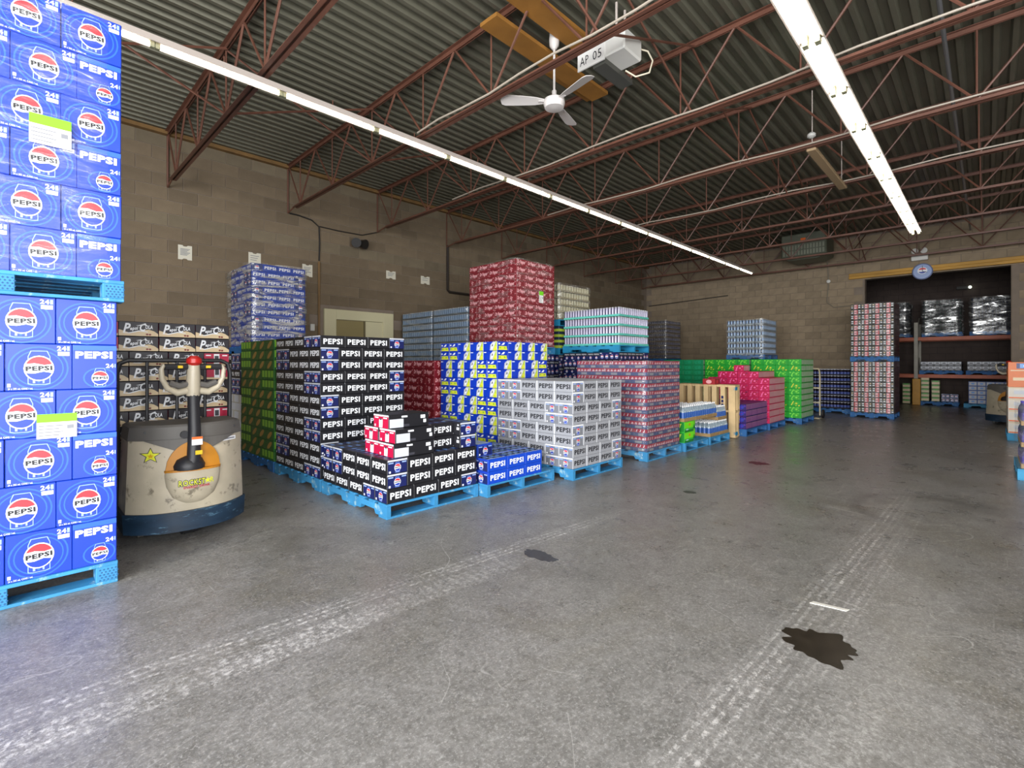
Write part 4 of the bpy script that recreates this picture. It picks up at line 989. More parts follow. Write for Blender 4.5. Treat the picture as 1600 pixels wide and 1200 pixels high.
# --- towers further down the aisle
pallet(7.19, 4.47, 0, 'pallet under the navy cartons below the white cans', 'dark')
stack(navy, 'navy_cola_carton', 'navy cartons under the white cans', 7.20, 4.48, PH, L12, W12, .1245, [T1, T2] * 5 + [T1], 'navy carton', 'stack below the white cans')
ZK = PH + 11 * .1245
pallet(7.19, 4.47, ZK, 'bright blue pallet under the trays of white cans', 'teal')
gstack(tray_white, 'white_can_tray', 'white can trays', 7.19, 4.47, ZK + PH, .335, .24, .164, 3, 5, 4, 'tray of white cans', 'block on blue pallet', cat='tray')
pallet(7.19, 5.78, 0, 'pallet on the floor behind the white can block', 'dark')
stack(navy, 'navy_cola_carton', 'navy cartons behind', 7.20, 5.79, PH, L12, W12, .122, [T1, T2] * 5 + [T1], 'navy carton', 'base behind the white cans')
pallet(7.19, 5.78, ZR, 'bright blue pallet under the lime and navy cartons', 'teal')
gl = carton('carton_lime_navy', L12, W12, .105, '#24324a', [P(rect(-.13, -.05, .13, 0), 'p_lime', 0)], [P(rect(-.095, -.05, .095, 0), 'p_lime', 0)])
stack(gl, 'lime_navy_carton', 'lime and navy cartons', 7.20, 5.79, ZR + PH, L12, W12, .105, [T1, T2, T1, T2], 'lime and navy carton', 'under the bottle trays')
pallet(7.19, 5.78, ZR + PH + .42, 'bright blue pallet under the wrapped bottle trays', 'teal')
gstack(tray_amber, 'bottle_tray', 'wrapped bottle trays', 7.19, 5.78, ZR + 2 * PH + .42, .335, .27, .134, 3, 4, 5, 'tray of pale bottles', 'wrapped top load', cat='tray')
film(7.18, 8.21, 5.76, 6.9, ZR + 2 * PH + .43, ZR + 2 * PH + .42 + .69, 'loose stretch wrap around the bottle trays', .022, seed=15)
pallet(5.84, 3.205, 0, 'blue pallet under the red and blue cartons')
stack(redblue, 'red_blue_carton', 'red and blue cartons', 5.855, 3.22, PH, LR, WR, HR, [T1, T2] * 6, 'red and slate blue carton', 'red-blue stack')
film(5.84, 6.83, 3.205, 4.38, .03, PH + 12 * HR + .005, 'stretch wrap around the red and blue cartons', .008, seed=17, mat=film_mat('stretch_film_thin'))
# dark can tower in the far corner
pallet(14.48, 7.28, 0, 'pallet on the floor in the far corner', 'dark')
gstack(tray_dark, 'dark_can_tray', 'dark can trays in the corner', 14.49, 7.29, PH, .335, .27, .135, 3, 4, 9, 'tray of dark cans', 'lower corner tower', cat='tray')
pallet(14.48, 7.28, PH + 9 * .135, 'pallet between the tiers of the corner tower', 'dark')
gstack(tray_dark, 'dark_can_tray', 'dark can trays in the corner', 14.49, 7.29, 2 * PH + 9 * .135, .335, .27, .135, 3, 4, 9, 'tray of dark cans', 'upper corner tower', cat='tray')
film(14.47, 15.52, 7.27, 8.4, 2 * PH + 9 * .135, 2 * PH + 18 * .135 + .02, 'stretch wrap around the dark can tower', .014, seed=21)

# ---------------------------------------------------------------- bottle packs, crates and green/pink loads further down the aisle
def bottle_pack(name, L, W, H, nx, ny, label_col, cap_col, liquid, tray='#a08258', capr=.42):
    """shrink pack of bottles: returns meshes for tray, bottles, labels"""
    tr = MB(); tr.cbox(-L / 2, L / 2, -W / 2, W / 2, 0, H * .22, .004)
    r = min(L / nx, W / ny) * .47; b1 = MB(); b2 = MB(); b3 = MB()
    for i in range(nx):
        for j in range(ny):
            c = (-L / 2 + L * (i + .5) / nx, -W / 2 + W * (j + .5) / ny, 0)
            b1.lathe([(r, .006), (r, H * .62), (r * .8, H * .74), (r * .36, H * .86), (r * .36, H * .92)], 8, 0, c)
            b2.lathe([(r * 1.03, H * .24), (r * 1.03, H * .58)], 8, 0, c)
            b3.lathe([(r * capr, H * .90), (r * capr, H * .99)], 8, 0, c)
    return (tr.mesh('tray', M('tray_card' + tray, tray, rough=.8, var=.1)), b1.mesh('bottles', liquid, smooth=True), b2.mesh('bottle_labels', M('label_' + label_col, label_col, rough=.4), smooth=True), b3.mesh('bottle_caps', M('cap_' + cap_col, cap_col, rough=.4), smooth=True))
WATER = glassy('clear_bottle', '#9fb0ba', .08, .5)
COLA = M('cola_bottle', '#231a20', rough=.12)
bp_w = bottle_pack('w', .40, .27, .235, 6, 4, '#1c4f9c', '#e8e8e8', WATER)
bp_d = bottle_pack('d', .38, .28, .235, 6, 4, '#1c4f9c', '#e8e8e8', WATER)
bp_c = bottle_pack('c', .33, .22, .17, 5, 3, '#5464a8', '#e2e6f4', COLA, '#24222c', .72)
bp_p = bottle_pack('p', .40, .30, .24, 5, 4, '#4a3f9a', '#5d55c0', M('violet_bottle', '#3d3a78', rough=.15))
def put_pack(ms, x, y, z, lab, grp, rz=0):
    t = thing('bottle_pack', lab, 'bottle pack', (x, y, z), rz, grp)
    put('tray', ms[0], t)
    for n_, me in (('bottles', ms[1]), ('bottle_labels', ms[2]), ('bottle_caps', ms[3])): tag(put(n_, me, t), kind='stuff')
    return t
pallet(6.90, 3.17, 0, 'blue pallet under the lime cartons and water packs, nearer one', sx=.81)
pallet(7.745, 3.15, 0, 'blue pallet under the water packs, further one', sx=.80)
limec_l = [P(rect(-.15, -.02, .15, .07), 'p_lime2', 0), P(ell(.02, .03, .03, .022, 10), 'p_gold', 1), P(rect(-.15, -.075, .15, -.045), 'p_green', 0), P(ell(-.06, -.04, .05, .012, 8), 'p_mint', 1)]
limec_e = [P(rect(-.1, -.07, .1, .07), 'p_green', 0), P([(-.05, -.05), (.02, -.04), (.06, .05), (-.01, .045)], 'p_lime', 1)]
limec = carton('carton_fresh_lime', .31, .21, .155, '#35b83a', limec_l, limec_e)
for k, (x, y, i) in enumerate(((7.07, 3.30, 0), (7.07, 3.30, 1), (7.40, 3.42, 0), (7.40, 3.42, 1), (7.07, 3.52, 0), (7.07, 3.52, 1))):
    tag(put('lime_carton', limec, None, (x, y, PH + .155 * i)), 'bright lime carton under the water packs, %s, %s' % (('front', 'middle', 'rear')[k // 2], ('lower', 'upper')[i]), 'carton', 'lime cartons')
for k, (x, y, z, lab) in enumerate(((7.10, 3.33, PH + .31, 'water bottle pack on the lime cartons, nearest'), (7.51, 3.33, PH + .31, 'water bottle pack on the lime cartons, second along'), (7.92, 3.33, PH + .31, 'water bottle pack on top, third along'), (7.10, 3.62, PH + .31, 'water bottle pack behind the nearest top one'), (7.51, 3.62, PH + .31, 'water bottle pack behind the second top one'), (7.63, 3.55, PH, 'water bottle pack at pallet level between the lime cartons'))):
    put_pack(bp_w, x, y, z, lab, 'water bottle packs')
for k, (x, y) in enumerate(((7.95, 3.30), (8.34, 3.30), (7.95, 3.60), (8.34, 3.60))):
    put_pack(bp_d, x, y, PH, 'water bottle pack on the further pallet, %s %s' % (('front', 'rear')[k // 2], ('left', 'right')[k % 2]), 'water bottle packs')
put_pack(bp_d, 8.34, 3.33, PH + .235, 'water bottle pack stacked at the right end of the further pallet', 'water bottle packs')
# plain wooden pallets standing on edge
for k in range(3):
    t = thing('pallet', 'unpainted wooden pallet standing on edge, %s from the left' % ORD[k], 'pallet', (8.86 + k * .135, 3.12 + .03 * k, .01), 0, 'unpainted standing pallets')
    t.rotation_euler = (0, -PI / 2 - .02, 0); t.scale = (.90, .86, 1)
    d = PSET['wood']
    for s in (0, .488, .976): put('stringer', d['stringer'], t, (s, 0, 0))
    for j, yy in enumerate((0, .20, .375, .55, .725, .90, 1.084)): put('deck_board', d['deck_wide'] if j in (0, 6) else d['deck'], t, (0, yy, 0))
    for yy in (0, .545, 1.089): put('bottom_board', d['bottom'], t, (0, yy, 0))
    if k == 0:
        for yy, n_ in ((.23, 7), (.60, 5)):
            a = MB()
            for i in range(n_): a.box(.30 + i * .075, .355 + i * .075, yy, yy + .045, .1255, .127)
            a.build('stencil_marks', PM('p_navy'), t)
        for xx in (.05, .92):
            a = MB(); a.box(xx, xx + .06, -.002, .04, .02, .125); a.build('paint_patch', PTEAL, t)
redbox = carton('carton_red_small', .30, .22, .11, '#a01420', [P(ell(-.02, 0, .06, .035, 12), 'p_red', 1)], [P(ell(.0, 0, .05, .035, 12), 'p_pink', 1)])
tag(put('red_carton', redbox, None, (8.94, 3.62, .915), .1), 'small red carton lying on top of the standing wooden pallets', 'carton')
orb = carton('carton_orange', .35, .28, .26, '#d5541a', [P(rect(-.1, .0, .1, .05), 'p_gold', 1)], [P(rect(-.09, .02, .09, .06), 'p_gold', 1)])
pallet(8.2, 4.55, 0, 'dark pallet behind the standing wooden pallets', 'dark')
for k in range(4): tag(put('orange_carton', orb, None, (8.42, 4.72, PH + .26 * k)), 'orange carton behind the water packs, %s of the pile' % ('bottom', 'second', 'third', 'top')[k], 'carton', 'orange cartons')
# purple and pink loads
pallet(9.10, 3.06, 0, 'blue pallet under the purple cans', 'dark', sx=1.12)
gstack(purplec, 'purple_carton', 'purple cartons', 9.105, 3.07, PH, .29, .2, .112, 4, 5, 4, 'purple can carton', 'purple block', top=True)
pallet(10.30, 3.03, 0, 'blue pallet under the pink cartons', 'dark')
gstack(pinkc, 'pink_carton', 'pink cartons', 10.31, 3.04, PH, LG, .2, HG, 3, 6, 7, 'pink carton', 'pink stack')
g = [((i + .5) * LG, .2 + (j + .5) * .2, 0) for i in range(3) for j in range(4)]
place(pinkc, 'pink_carton', 'carton', 'pink cartons', 10.31, 3.24, LG, .2, HG, [(PH + 7 * HG, [(c[0], c[1] - .2, 0) for c in g], None), (PH + 8 * HG, [((i + .5) * LG, .4 + .1, 0) for i in range(1)] + [], None)][:1], 'pink carton', 'row atop the pink stack')
tag(put('pink_carton', pinkc, None, (10.48, 3.62, PH + 8 * HG), .0), 'single pink carton topmost on the pink stack', 'carton', 'pink cartons')
# green wall of cartons
for k, (y, me, nm, lo) in enumerate(((2.84, greenc, 'bright green', 'right'), (3.90, greenc, 'bright green', 'middle'), (4.96, tealc, 'teal green', 'left'))):
    pallet(11.75, y - .01, 0, 'dark blue pallet under the %s %s block' % (lo, nm), 'dark', sy=.87)
    gstack(me, 'green_carton', 'green cartons', 11.76, y, PH, LG, WG, HG, 3, 4, 10, '%s carton' % nm, '%s green block' % lo, meshes={} if k == 2 else {2: greenl, 5: greenl, 8: greenl})
pallet(12.9, 3.90, 0, 'dark pallet of the second green row', 'dark')
gstack(greenc, 'green_carton', 'green cartons', 12.91, 3.91, PH, LG, WG, HG, 3, 4, 10, 'bright green carton', 'second green row behind')
ZN = PH + 10 * HG
pallet(12.9, 3.91, ZN, 'blue pallet under the wrapped grey can tower on the green cartons', 'dark', sy=.76)
gstack(tray_grey, 'grey_can_tray', 'grey can trays', 12.91, 3.93, ZN + PH, .335, .225, .148, 3, 4, 6, 'blue-grey can tray', 'tower on green cartons', cat='tray')
film(12.88, 13.94, 3.91, 4.86, ZN + .02, ZN + PH + 6 * .148 + .01, 'hazy stretch wrap around the grey can tower', .016, seed=31)
# dark bottle crates near the far wall
pallet(14.98, 2.50, 0, 'blue pallet under the dark bottle packs by the far wall', 'dark')
pallet(14.98, 3.62, 0, 'blue pallet under the dark bottles, hidden behind green', 'dark')
for k in range(6):
    for j in range(6):
        put_pack(bp_c, 15.16, 2.63 + j * .225, PH + k * .172, 'dark cola bottle pack by the far wall, %s layer, %s from the right' % (ORD[k], ORD[j]), 'dark bottle packs')
# hand truck leaning there
t = thing('hand_truck', 'cream hand truck standing beside the green cartons', 'hand truck', (13.45, 2.86, 0))
HTM = M('cream_metal', '#cfc3a4', rough=.5)
for s in (0, .28):
    a = MB(); a.tube([(0, s, .06), (0, s, 1.0), (-.03, s, 1.10), (-.10, s, 1.17)], .016, 8); a.build('rail', HTM, t, smooth=True)
a = MB(); a.tube([(-.10, 0, 1.17), (-.12, .14, 1.18), (-.10, .28, 1.17)], .016, 8); a.build('grip', HTM, t, smooth=True)
for z in (.35, .7):
    a = MB(); a.box(-.01, .01, 0, .28, z, z + .03); a.build('cross_bar', HTM, t)
a = MB(); a.box(-.22, 0, -.04, .32, .0, .012); a.build('toe_plate', HTM, t)
for s in (-.05, .33):
    a = MB(); a.cyl((.08, s - .02, .1), (.08, s + .02, .1), .1, n=14); a.build('wheel', CB, t, smooth=True)
# two-tier dark can cartons
ZP = PH
pallet(14.28, 1.545, 0, 'blue pallet on the floor under the red and white can tower', 'dark', sx=.95, sy=.70)
gstack(dkc, 'dark_carton', 'dark red and white cartons', 14.30, 1.55, PH, .32, .21, .122, 3, 4, 10, 'red-white dark carton', 'lower tier of tower', meshes={k: dkc2 for k in (2, 3, 6, 7)})
pallet(14.28, 1.545, PH + 1.22, 'blue pallet between the tiers of the red and white tower', 'dark', sx=.95, sy=.70)
gstack(dkc, 'dark_carton', 'dark red and white cartons', 14.30, 1.55, 2 * PH + 1.22, .32, .21, .127, 3, 4, 10, 'red-white dark carton', 'upper tier of tower', meshes={k: dkc2 for k in (0, 1, 4, 5, 8, 9)})
film(14.29, 15.27, 1.54, 2.40, .06, 2 * PH + 1.22 + 1.27, 'stretch wrap around the two-tier red and white tower', .008, seed=41, mat=film_mat('stretch_film_thin'))

# ---------------------------------------------------------------- racking room
OR = M('rack_orange', '#b4562e', rough=.5, var=.1); UP = M('rack_grey', '#a39d90', rough=.55, var=.1); YL = M('guard_yellow', '#c28a16', rough=.5, var=.1)
rk = thing('pallet_rack', 'pallet racking with orange beams behind the opening', 'rack', (20.0, 0, 0))
for y in (1.62, -.66, 4.0):
    for x in (0, 1.05):
        a = MB(); a.cbox(x, x + .09, y - .05, y + .05, 0, 3.4 if y < 1 else 2.6, .004); a.build('upright', UP, rk)
    for i in range(4):
        a = MB(); a.tube([(.06, y, .25 + i * .65), (1.08, y, .25 + (i + 1) * .65 - .05)], .018, 5); a.build('brace', UP, rk)
for z in (.93, 2.10):
    for x in (0, 1.06):
        for y0, y1 in ((-.61, 1.57), (1.67, 3.95)):
            a = MB(); a.cbox(x, x + .05, y0, y1, z - .08, z + .03, .004); a.build('beam', OR, rk)
t = tag((lambda a: (a.cbox(-.09, .0, -.10, .10, 0, .82, .01), a.build('post_guard', YL, loc=(19.95, 1.60, 0)))[1])(MB()), 'yellow guard at the foot of the rack upright', 'guard')
# wrapped loads on the top beams
def wrapped(x, y0, y1, z, h, body, lab, wlab, seed, grp='wrapped loads on the rack'):
    w = y1 - y0; n = 4
    pallet(x, y0 - .02, z, 'dark pallet under the %s' % lab, 'dark', sy=(w + .04) / 1.219)
    mt = can_tray('rack_tray_%d' % seed, .335, w / n, .125, 5, 3, '#2a2a2c', body, '#23262e', '#8a8f96', th=.3)
    gstack(mt, 'wrapped_can_tray', grp, x, y0, z + PH, .335, w / n, .125, 3, n, int(h / .125), 'dark tray', lab, cat='tray')
    film(x - .02, x + 1.03, y0 - .02, y1 + .02, z + .03, z + PH + int(h / .125) * .125 + .015, wlab, .03, seed=seed, mat=film_mat('stretch_film_rack', .08, .95, .54, .66, 5, 1.5))
wrapped(20.0, .56, 1.46, 2.13, 1.0, '#1f3a2e', 'left wrapped load on rack', 'silvery wrap on the left load of the rack top', 51)
wrapped(20.0, -.50, .36, 2.13, 1.0, '#1c2244', 'right wrapped load on rack', 'silvery wrap on the right load of the rack top', 52)
wrapped(20.0, 1.80, 2.70, 2.13, 1.0, '#222428', 'third load half hidden on rack', 'silvery wrap on the rack load half hidden by the tower', 53)
wt = carton('carton_shelf_white', .20, .17, .14, '#26262c', [P(rect(-.08, -.02, .08, .05), 'p_silver', 0), P(rect(-.06, -.06, .06, -.03), 'p_grey', 0)], [P(rect(-.075, -.015, .075, .055), 'p_silver', 0), P([(-.05, .0), (.05, .0), (.03, .03), (-.02, .03)], 'p_dgrey', 1), P(rect(-.05, -.06, .05, -.03), 'p_grey', 0)])
for nm, y0 in (('left', .56), ('right', -.52)):
    pallet(20.0, y0 - .02, .96, 'dark blue pallet on the lower beams, %s one' % nm, 'dark', sy=.82)
    gstack(wt, 'shelf_carton', 'cartons on the lower rack beams', 20.0, y0, .96 + PH, .20, .158, .14, 5, 6, 2, 'black and white carton', '%s lower-beam row' % nm)
gw = carton('carton_green_white', .24, .2, .13, '#5d7a3c', [P(rect(-.11, -.05, .11, .02), 'p_cream', 0)], [P(rect(-.09, -.055, .09, .015), 'p_cream', 0), P(rect(-.06, .02, .06, .05), 'p_gmid', 0)])
pallet(19.95, .62, 0, 'dark blue pallet on the floor under the rack', 'dark', sy=.76)
for c, (y, n) in enumerate(((1.40, 6), (1.15, 5))):
    for k in range(n): tag(put('green_white_carton', gw, None, (20.15, y, PH + k * .13)), 'green and cream carton under the rack, %s column, %s up' % (('left', 'right')[c], ORD[k]), 'carton', 'green and cream cartons')
for k in range(5): tag(put('green_white_carton', gw, None, (20.15, 1.86, .02 + PH * 0 + k * .13)), 'green and cream carton left of the yellow guard, %s up' % ORD[k], 'carton', 'green and cream cartons')
for k in range(2):
    for j in range(2): tag(put('navy_cola_carton', navy, None, (20.12, .72 + j * .2, PH + k * .122)), 'navy carton at the right end of the floor pallet, %s %s' % (('lower', 'upper')[k], ('right', 'left')[j]), 'carton', 'navy cartons under the rack')
bw = carton('carton_blue_white', .30, .185, .13, '#5a74b8', [P(rect(-.13, -.05, .13, .045), 'p_silver', 0)], [P(rect(-.08, -.05, .08, .045), 'p_silver', 0), P(ell(0, 0, .04, .025, 10), 'p_lblue', 1)])
pallet(19.6, -.55, 0, 'teal pallet on the floor under the blue and white cartons', 'teal', sy=.86)
gstack(bw, 'blue_white_carton', 'blue and white cartons', 19.61, -.53, PH, .30, .185, .13, 3, 5, 5, 'blue and white carton', 'pallet under rack')
t = thing('emergency_light', 'small lit emergency light high in the racking room', 'emergency light', (21.2, .45, 3.72))
a = MB(); a.cbox(-.06, .06, -.02, .26, -.05, .05, .006); a.build('battery_case', M('dark_case', '#3c3a36', rough=.6), t)
a = MB(); a.cyl((-.10, -.06, 0), (.02, -.06, 0), .04, n=12); a.build('lamp_head', M('lamp_lit', '#e8f4e0', emit=1.5), t, smooth=True)

# ---------------------------------------------------------------- right edge of the aisle
pallet(11.74, -1.46, 0, 'bright blue pallet under the orange display', 'teal')
orl = [P(rect(-.17, .06, .17, .075), 'p_cream', 1), P(rect(-.14, -.10, .14, -.05), 'p_cream', 1), P(rect(-.10, .10, .12, .19), 'p_navy2', 1), P(rect(-.06, .11, .08, .18), 'p_lblue', 2), P(ell(.01, .145, .03, .025, 10), 'p_white', 3)]
ordp = carton('carton_display_orange', .46, .40, .42, '#d8702e', orl, orl)
whd = carton('carton_display_white', .46, .40, .195, '#d8d0c4', [P(rect(-.2, -.09, .2, -.07), 'p_orange', 0), P(rect(-.15, -.02, .15, .05), 'p_silver', 1)], [P(rect(-.19, -.09, .19, -.07), 'p_orange', 0), P(rect(-.19, .075, .19, .09), 'p_cream', 0), P(rect(-.13, -.02, .12, .04), 'p_silver', 1)])
for j in range(2):
    for i in range(2):
        for k in range(4): tag(put('white_display_carton', whd, None, (11.98 + i * .47, -.45 - j * .42, PH + k * .195)), 'white and orange carton of the display, %s layer, %s %s' % (ORD[k], ('front', 'back')[i], ('left', 'right')[j]), 'carton', 'white display cartons')
        tag(put('orange_display_carton', ordp, None, (11.98 + i * .47, -.45 - j * .42, PH + 4 * .195)), 'tall orange display carton, %s %s of the display' % (('front', 'back')[i], ('left', 'right')[j]), 'carton', 'orange display cartons')
pallet(7.83, -1.46, 0, 'bright blue pallet at the right edge under violet bottles', 'teal')
for k in range(3):
    for j in range(3): put_pack(bp_p, 8.08, -.42 - j * .31, PH + k * .24, 'violet bottle pack at the right edge, %s layer, %s from the left' % (ORD[k], ORD[j]), 'violet bottle packs')
    put_pack(bp_p, 8.50, -.42, PH + k * .24, 'violet bottle pack behind the right-edge corner, %s layer' % ORD[k], 'violet bottle packs')
film(7.86, 8.72, -1.20, -.25, .04, PH + .73, 'stretch wrap around the violet bottles at the right edge', .012, seed=61)

# ---------------------------------------------------------------- pallet trucks
PW = M('truck_white', '#b3a994', rough=.38, var=.14, scale=5, wear='#7a7262', wearamt=.16)
PB = M('truck_skirt', '#182f44', rough=.5, var=.3, scale=7, wear='#50738a', wearamt=.18, stretch=(.5, .5, 2.0))
PG = M('truck_grey', '#5d5a56', rough=.55, var=.08); PK = M('truck_black', '#222226', rough=.5); PO = M('truck_orange', '#b87a1e', rough=.5, var=.12); PR = M('truck_red', '#b8201c', rough=.35); PY = M('truck_yellow', '#d8b412', rough=.5)
def shell(q, prof, z0, z1, s0, s1, m=0):
    n = len(prof); i = len(q.v)
    for z, s in ((z0, s0), (z1, s1)): q.v += [(x * s, y * s, z) for x, y in prof]
    for k in range(n): q.f.append((i + k, i + (k + 1) % n, i + n + (k + 1) % n, i + n + k)); q.m.append(m)
    q.f.append(tuple(i + k for k in reversed(range(n)))); q.m.append(m); q.f.append(tuple(i + n + k for k in range(n))); q.m.append(m)
def strips(q, outline, fr, d0, d1, n=20):
    """patch that follows a curved front: outline(u) -> (v0, v1) cut into narrow upright strips"""
    us, fn = outline
    for k in range(n):
        a_, b_ = us[0] + (us[1] - us[0]) * k / n, us[0] + (us[1] - us[0]) * (k + 1) / n
        (p0, p1), (r0, r1) = fn(a_), fn(b_)
        q.prism([(a_, p0), (b_, r0), (b_, r1), (a_, p1)], fr, d0, d1)
def plan(hw, bow, depth, n=14):
    """rounded front (towards -y), flat back"""
    pts = []
    for k in range(n + 1):
        u = -1 + 2 * k / n; pts.append((hw * u * (1 - .0 * u * u), -bow * (1 - abs(u) ** 2.6)))
    return pts + [(hw, depth), (-hw, depth)]
def front_y(x, hw, bow): u = max(-1, min(1, x / hw)); return -bow * (1 - abs(u) ** 2.6)
def truck(lab, x, y, rz, backrest=True):
    t = thing('pallet_truck', lab, 'pallet truck', (x, y, 0), rz)
    a = MB(); shell(a, plan(.395, .20, .34), .07, .215, 1.0, 1.02); a.build('skirt', PB, t, smooth=True)
    a = MB(); shell(a, plan(.385, .185, .33), .215, .74, 1.0, .955); body = a.build('body', PW, t, smooth=True)
    a = MB(); shell(a, plan(.372, .175, .32), .74, .835, 1.0, .97); shell(a, plan(.36, .17, .31), .835, .85, 1.0, .95); a.build('top_panel', PG, t, smooth=True)
    # dipped collar of the top panel around the steering well
    fr = lambda off: (lambda u, v, d: (u, front_y(u, .38, .18) * .985 - off - d, v))
    a = MB(); strips(a, ((-.30, .30), lambda u: (.655 + max(0, abs(u) - .10) * .45, .746)), fr(.0), .002, .012); a.build('collar', PG, t)
    # steering well: orange recess above, white bowl below
    cz = .50
    a = MB(); strips(a, ((-.178, .178), lambda u: (cz, cz + .225 * math.sqrt(max(0, 1 - (u / .178) ** 2)) + .001)), fr(0), .004, .016, 28); a.build('steering_well', PO, t)
    a = MB(); n = 18
    ringv = []
    for j, (zz, rr) in enumerate(((.515, .176), (.48, .180), (.40, .170), (.32, .138), (.27, .085), (.25, .03))):
        for k in range(n + 1):
            an = PI * k / n; ringv.append((rr * math.cos(an), -.155 - rr * .42 * math.sin(an), zz))
    i0 = len(a.v); a.v += ringv
    for j in range(5):
        for k in range(n): a.f.append((i0 + j * (n + 1) + k, i0 + j * (n + 1) + k + 1, i0 + (j + 1) * (n + 1) + k + 1, i0 + (j + 1) * (n + 1) + k)); a.m.append(0)
    bowl = a.build('bowl', PW, t, smooth=True)
    a = MB()
    a.prism([(.181 * math.cos(PI * k / n), -.155 - .078 * math.sin(PI * k / n)) for k in range(n + 1)], lambda u, v, d: (u, v, d), .508, .522); a.build('bowl_rim', PO, t)
    # lettering on the bowl, bent round it
    q = MB(); slots = []
    def bend(items):
        tmp = MB(); printf(tmp, (0, 0, 0), (1, 0, 0), (0, 0, 1), (0, -1, 0), items, slots)
        for vx in tmp.v:
            xx, off, zz = vx; rr = .18 - max(0, (.44 - zz)) * .10; u = max(-.97, min(.97, xx / rr))
            q.v.append((xx, -.155 - rr * .42 * math.sqrt(1 - u * u) - .004 + off * 1.0, zz))
        b0 = len(q.v) - len(tmp.v)
        for f_, m_ in zip(tmp.f, tmp.m): q.f.append(tuple(b0 + k for k in f_)); q.m.append(m_)
    if backrest:
        star = lambda cx, cz_, r1, r2: [(cx + (r1 if k % 2 == 0 else r2) * math.sin(k * PI / 5), cz_ + (r1 if k % 2 == 0 else r2) * math.cos(k * PI / 5)) for k in range(10)]
        bend([T('ROCKST', -.022, .425, .172, .050, 'p_black', 1, bold=.075), T('ROCKST', -.022, .425, .166, .042, 'p_yellow', 3, bold=.01), P(star(.078, .427, .024, .010), 'p_yellow', 3), T('R', .108, .427, .026, .038, 'p_yellow', 3, bold=.02), T('ENERGY DRINK', .01, .392, .17, .018, 'p_crimson', 2, bold=.02)])
        q.build('bowl_lettering', [PM(k) for k in slots], bowl, fix=False)
        a = MB(); 
        def fs(items, nm):
            tmp = MB(); sl = []; printf(tmp, (0, 0, 0), (1, 0, 0), (0, 0, 1), (0, -1, 0), items, sl)
            tmp.v = [(vx, front_y(vx, .375, .18) * .98 + vy - .004, vz) for vx, vy, vz in tmp.v]; tmp.build(nm, [PM(k) for k in sl], body, fix=False)
        fs([P(star(-.255, .635, .062, .026), 'p_dgrey', 1), P(star(-.255, .635, .052, .021), 'p_yellow', 2), P(star(-.255, .632, .02, .008), 'p_gold', 3)], 'star_sticker')
        fs([P(rect(.20, .695, .31, .725), 'p_white', 1), P(rect(.21, .704, .30, .714), 'p_grey', 2)], 'serial_label')
    # tiller arm with its foot
    a = MB(); a.tube([(-.02, -.20, .545), (-.01, -.215, .60), (0, -.19, .80), (.0, -.16, 1.05), (.0, -.15, 1.10)], [.06, .046, .042, .040, .038], 10); arm = a.build('tiller_arm', PK, t, smooth=True)
    a = MB(); a.lathe([(.001, .0), (.10, .0), (.105, .03), (.085, .075), (.04, .10)], 16, c=(-.03, -.165, .52)); a.build('tiller_foot', PK, t, smooth=True)
    if backrest:
        a = MB(); a.box(-.03, .038, -.252, -.25, .70, .76); st = a.build('warning_label', PM('p_white'), arm); a = MB(); a.box(-.03, .038, -.2535, -.252, .742, .76); a.build('label_header', PM('p_orange'), arm)
        a = MB(); a.box(-.01, .035, -.262, -.26, .63, .66); a.build('sticker', PY, arm)
    # control head: neck, two loop grips, red horn button
    hd = MB(); hd.tube([(0, -.152, 1.06), (0, -.158, 1.14), (0, -.165, 1.22), (0, -.17, 1.30)], [.045, .048, .044, .040], 12); hd.build('control_head', PW, t, smooth=True)
    for s in (-1, 1):
        a = MB(); a.tube([(s * .03, -.15, 1.10), (s * .10, -.15, 1.085), (s * .16, -.155, 1.12), (s * .195, -.165, 1.19), (s * .20, -.17, 1.26), (s * .185, -.175, 1.29)], [.028, .027, .022, .018, .016, .012], 10); a.build('loop_grip', PW, t, smooth=True)
        a = MB(); a.tube([(s * .03, -.165, 1.15), (s * .09, -.165, 1.135), (s * .15, -.165, 1.16)], .022, 8); a.build('grip_inner', PG, t, smooth=True)
        a = MB(); a.tube([(s * .04, -.17, 1.275), (s * .13, -.172, 1.275), (s * .18, -.174, 1.275)], .022, 8); hb = a.build('handlebar', PK, t, smooth=True)
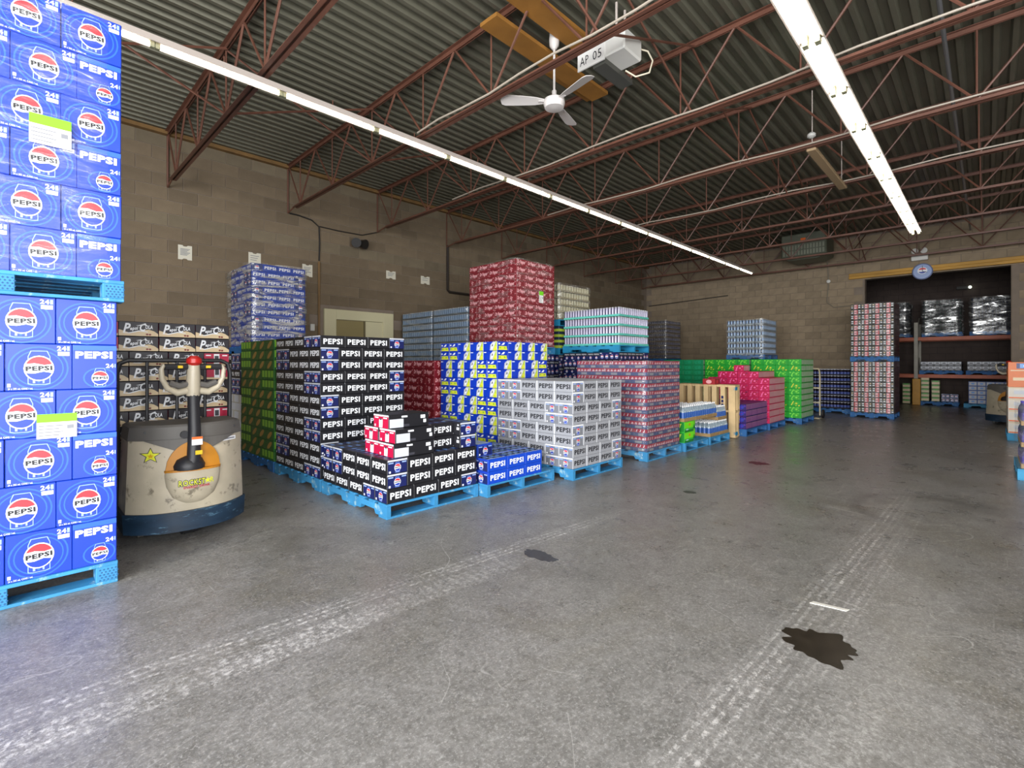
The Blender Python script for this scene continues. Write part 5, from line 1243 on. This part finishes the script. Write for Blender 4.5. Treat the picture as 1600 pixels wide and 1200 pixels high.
        a = MB(); a.cbox(s * .09 - .016, s * .09 + .016, -.205, -.185, 1.265, 1.285, .003); a.build('thumb_button', PY, hb)
    a = MB(); a.lathe([(.03, 0), (.052, .02), (.05, .05), (.025, .072)], 14, c=(0, -.18, 1.285)); a.build('horn_button', PR, t, smooth=True)
    # key switch, screws
    a = MB(); a.cyl((-.06, -.19, .775), (-.06, -.165, .775), .028, n=14); a.build('key_switch', PK, t, smooth=True)
    for sx_ in (-.28, .30):
        a = MB(); a.cyl((sx_, front_y(sx_, .36, .17) - .005, .80), (sx_, front_y(sx_, .36, .17) + .01, .80), .01, n=8); a.build('screw', PK, t)
    if backrest:
        bk = MB(); pts = [(-.38, .36, .2), (-.39, .36, 1.22), (-.37, .36, 1.30), (-.32, .36, 1.325), (.32, .36, 1.325), (.37, .36, 1.30), (.39, .36, 1.22), (.38, .36, .2)]
        bk.tube(pts, .018, 8); bk.build('backrest_frame', PK, t, smooth=True)
        for x_ in (-.20, .0, .20):
            a = MB(); a.tube([(x_, .36, .5), (x_, .36, 1.325)], .012, 6); a.build('backrest_bar', PK, t, smooth=True)
        a = MB(); a.tube([(-.39, .36, .62), (.39, .36, .62)], .012, 6); a.build('backrest_rail', PK, t, smooth=True)
        a = MB(); a.cbox(-.36, .36, .30, .37, .1, .80, .02); a.build('battery_box', PK, t)
    for sx_ in (-.26, .26):
        a = MB(); a.cbox(sx_ - .08, sx_ + .08, .34, 1.5, .045, .075, .008); a.build('fork', PK, t)
        a = MB(); a.cyl((sx_ - .05, 1.4, .035), (sx_ + .05, 1.4, .035), .034, n=12); a.build('load_wheel', PG, t, smooth=True)
    a = MB(); a.cyl((-.05, -.02, .09), (.05, -.02, .09), .09, n=16); a.build('drive_wheel', PK, t, smooth=True)
    for sx_ in (-.28, .28):
        a = MB(); a.cyl((sx_ - .02, .12, .045), (sx_ + .02, .12, .045), .045, n=12); a.build('caster', PG, t, smooth=True)
    return t
truck('cream pallet truck with blue skirt and star sticker, beside the blue cases', .945, 4.42, 0)
t2 = truck('distant cream pallet truck parked beside the orange display', 14.70, -.36, math.radians(-100), False)
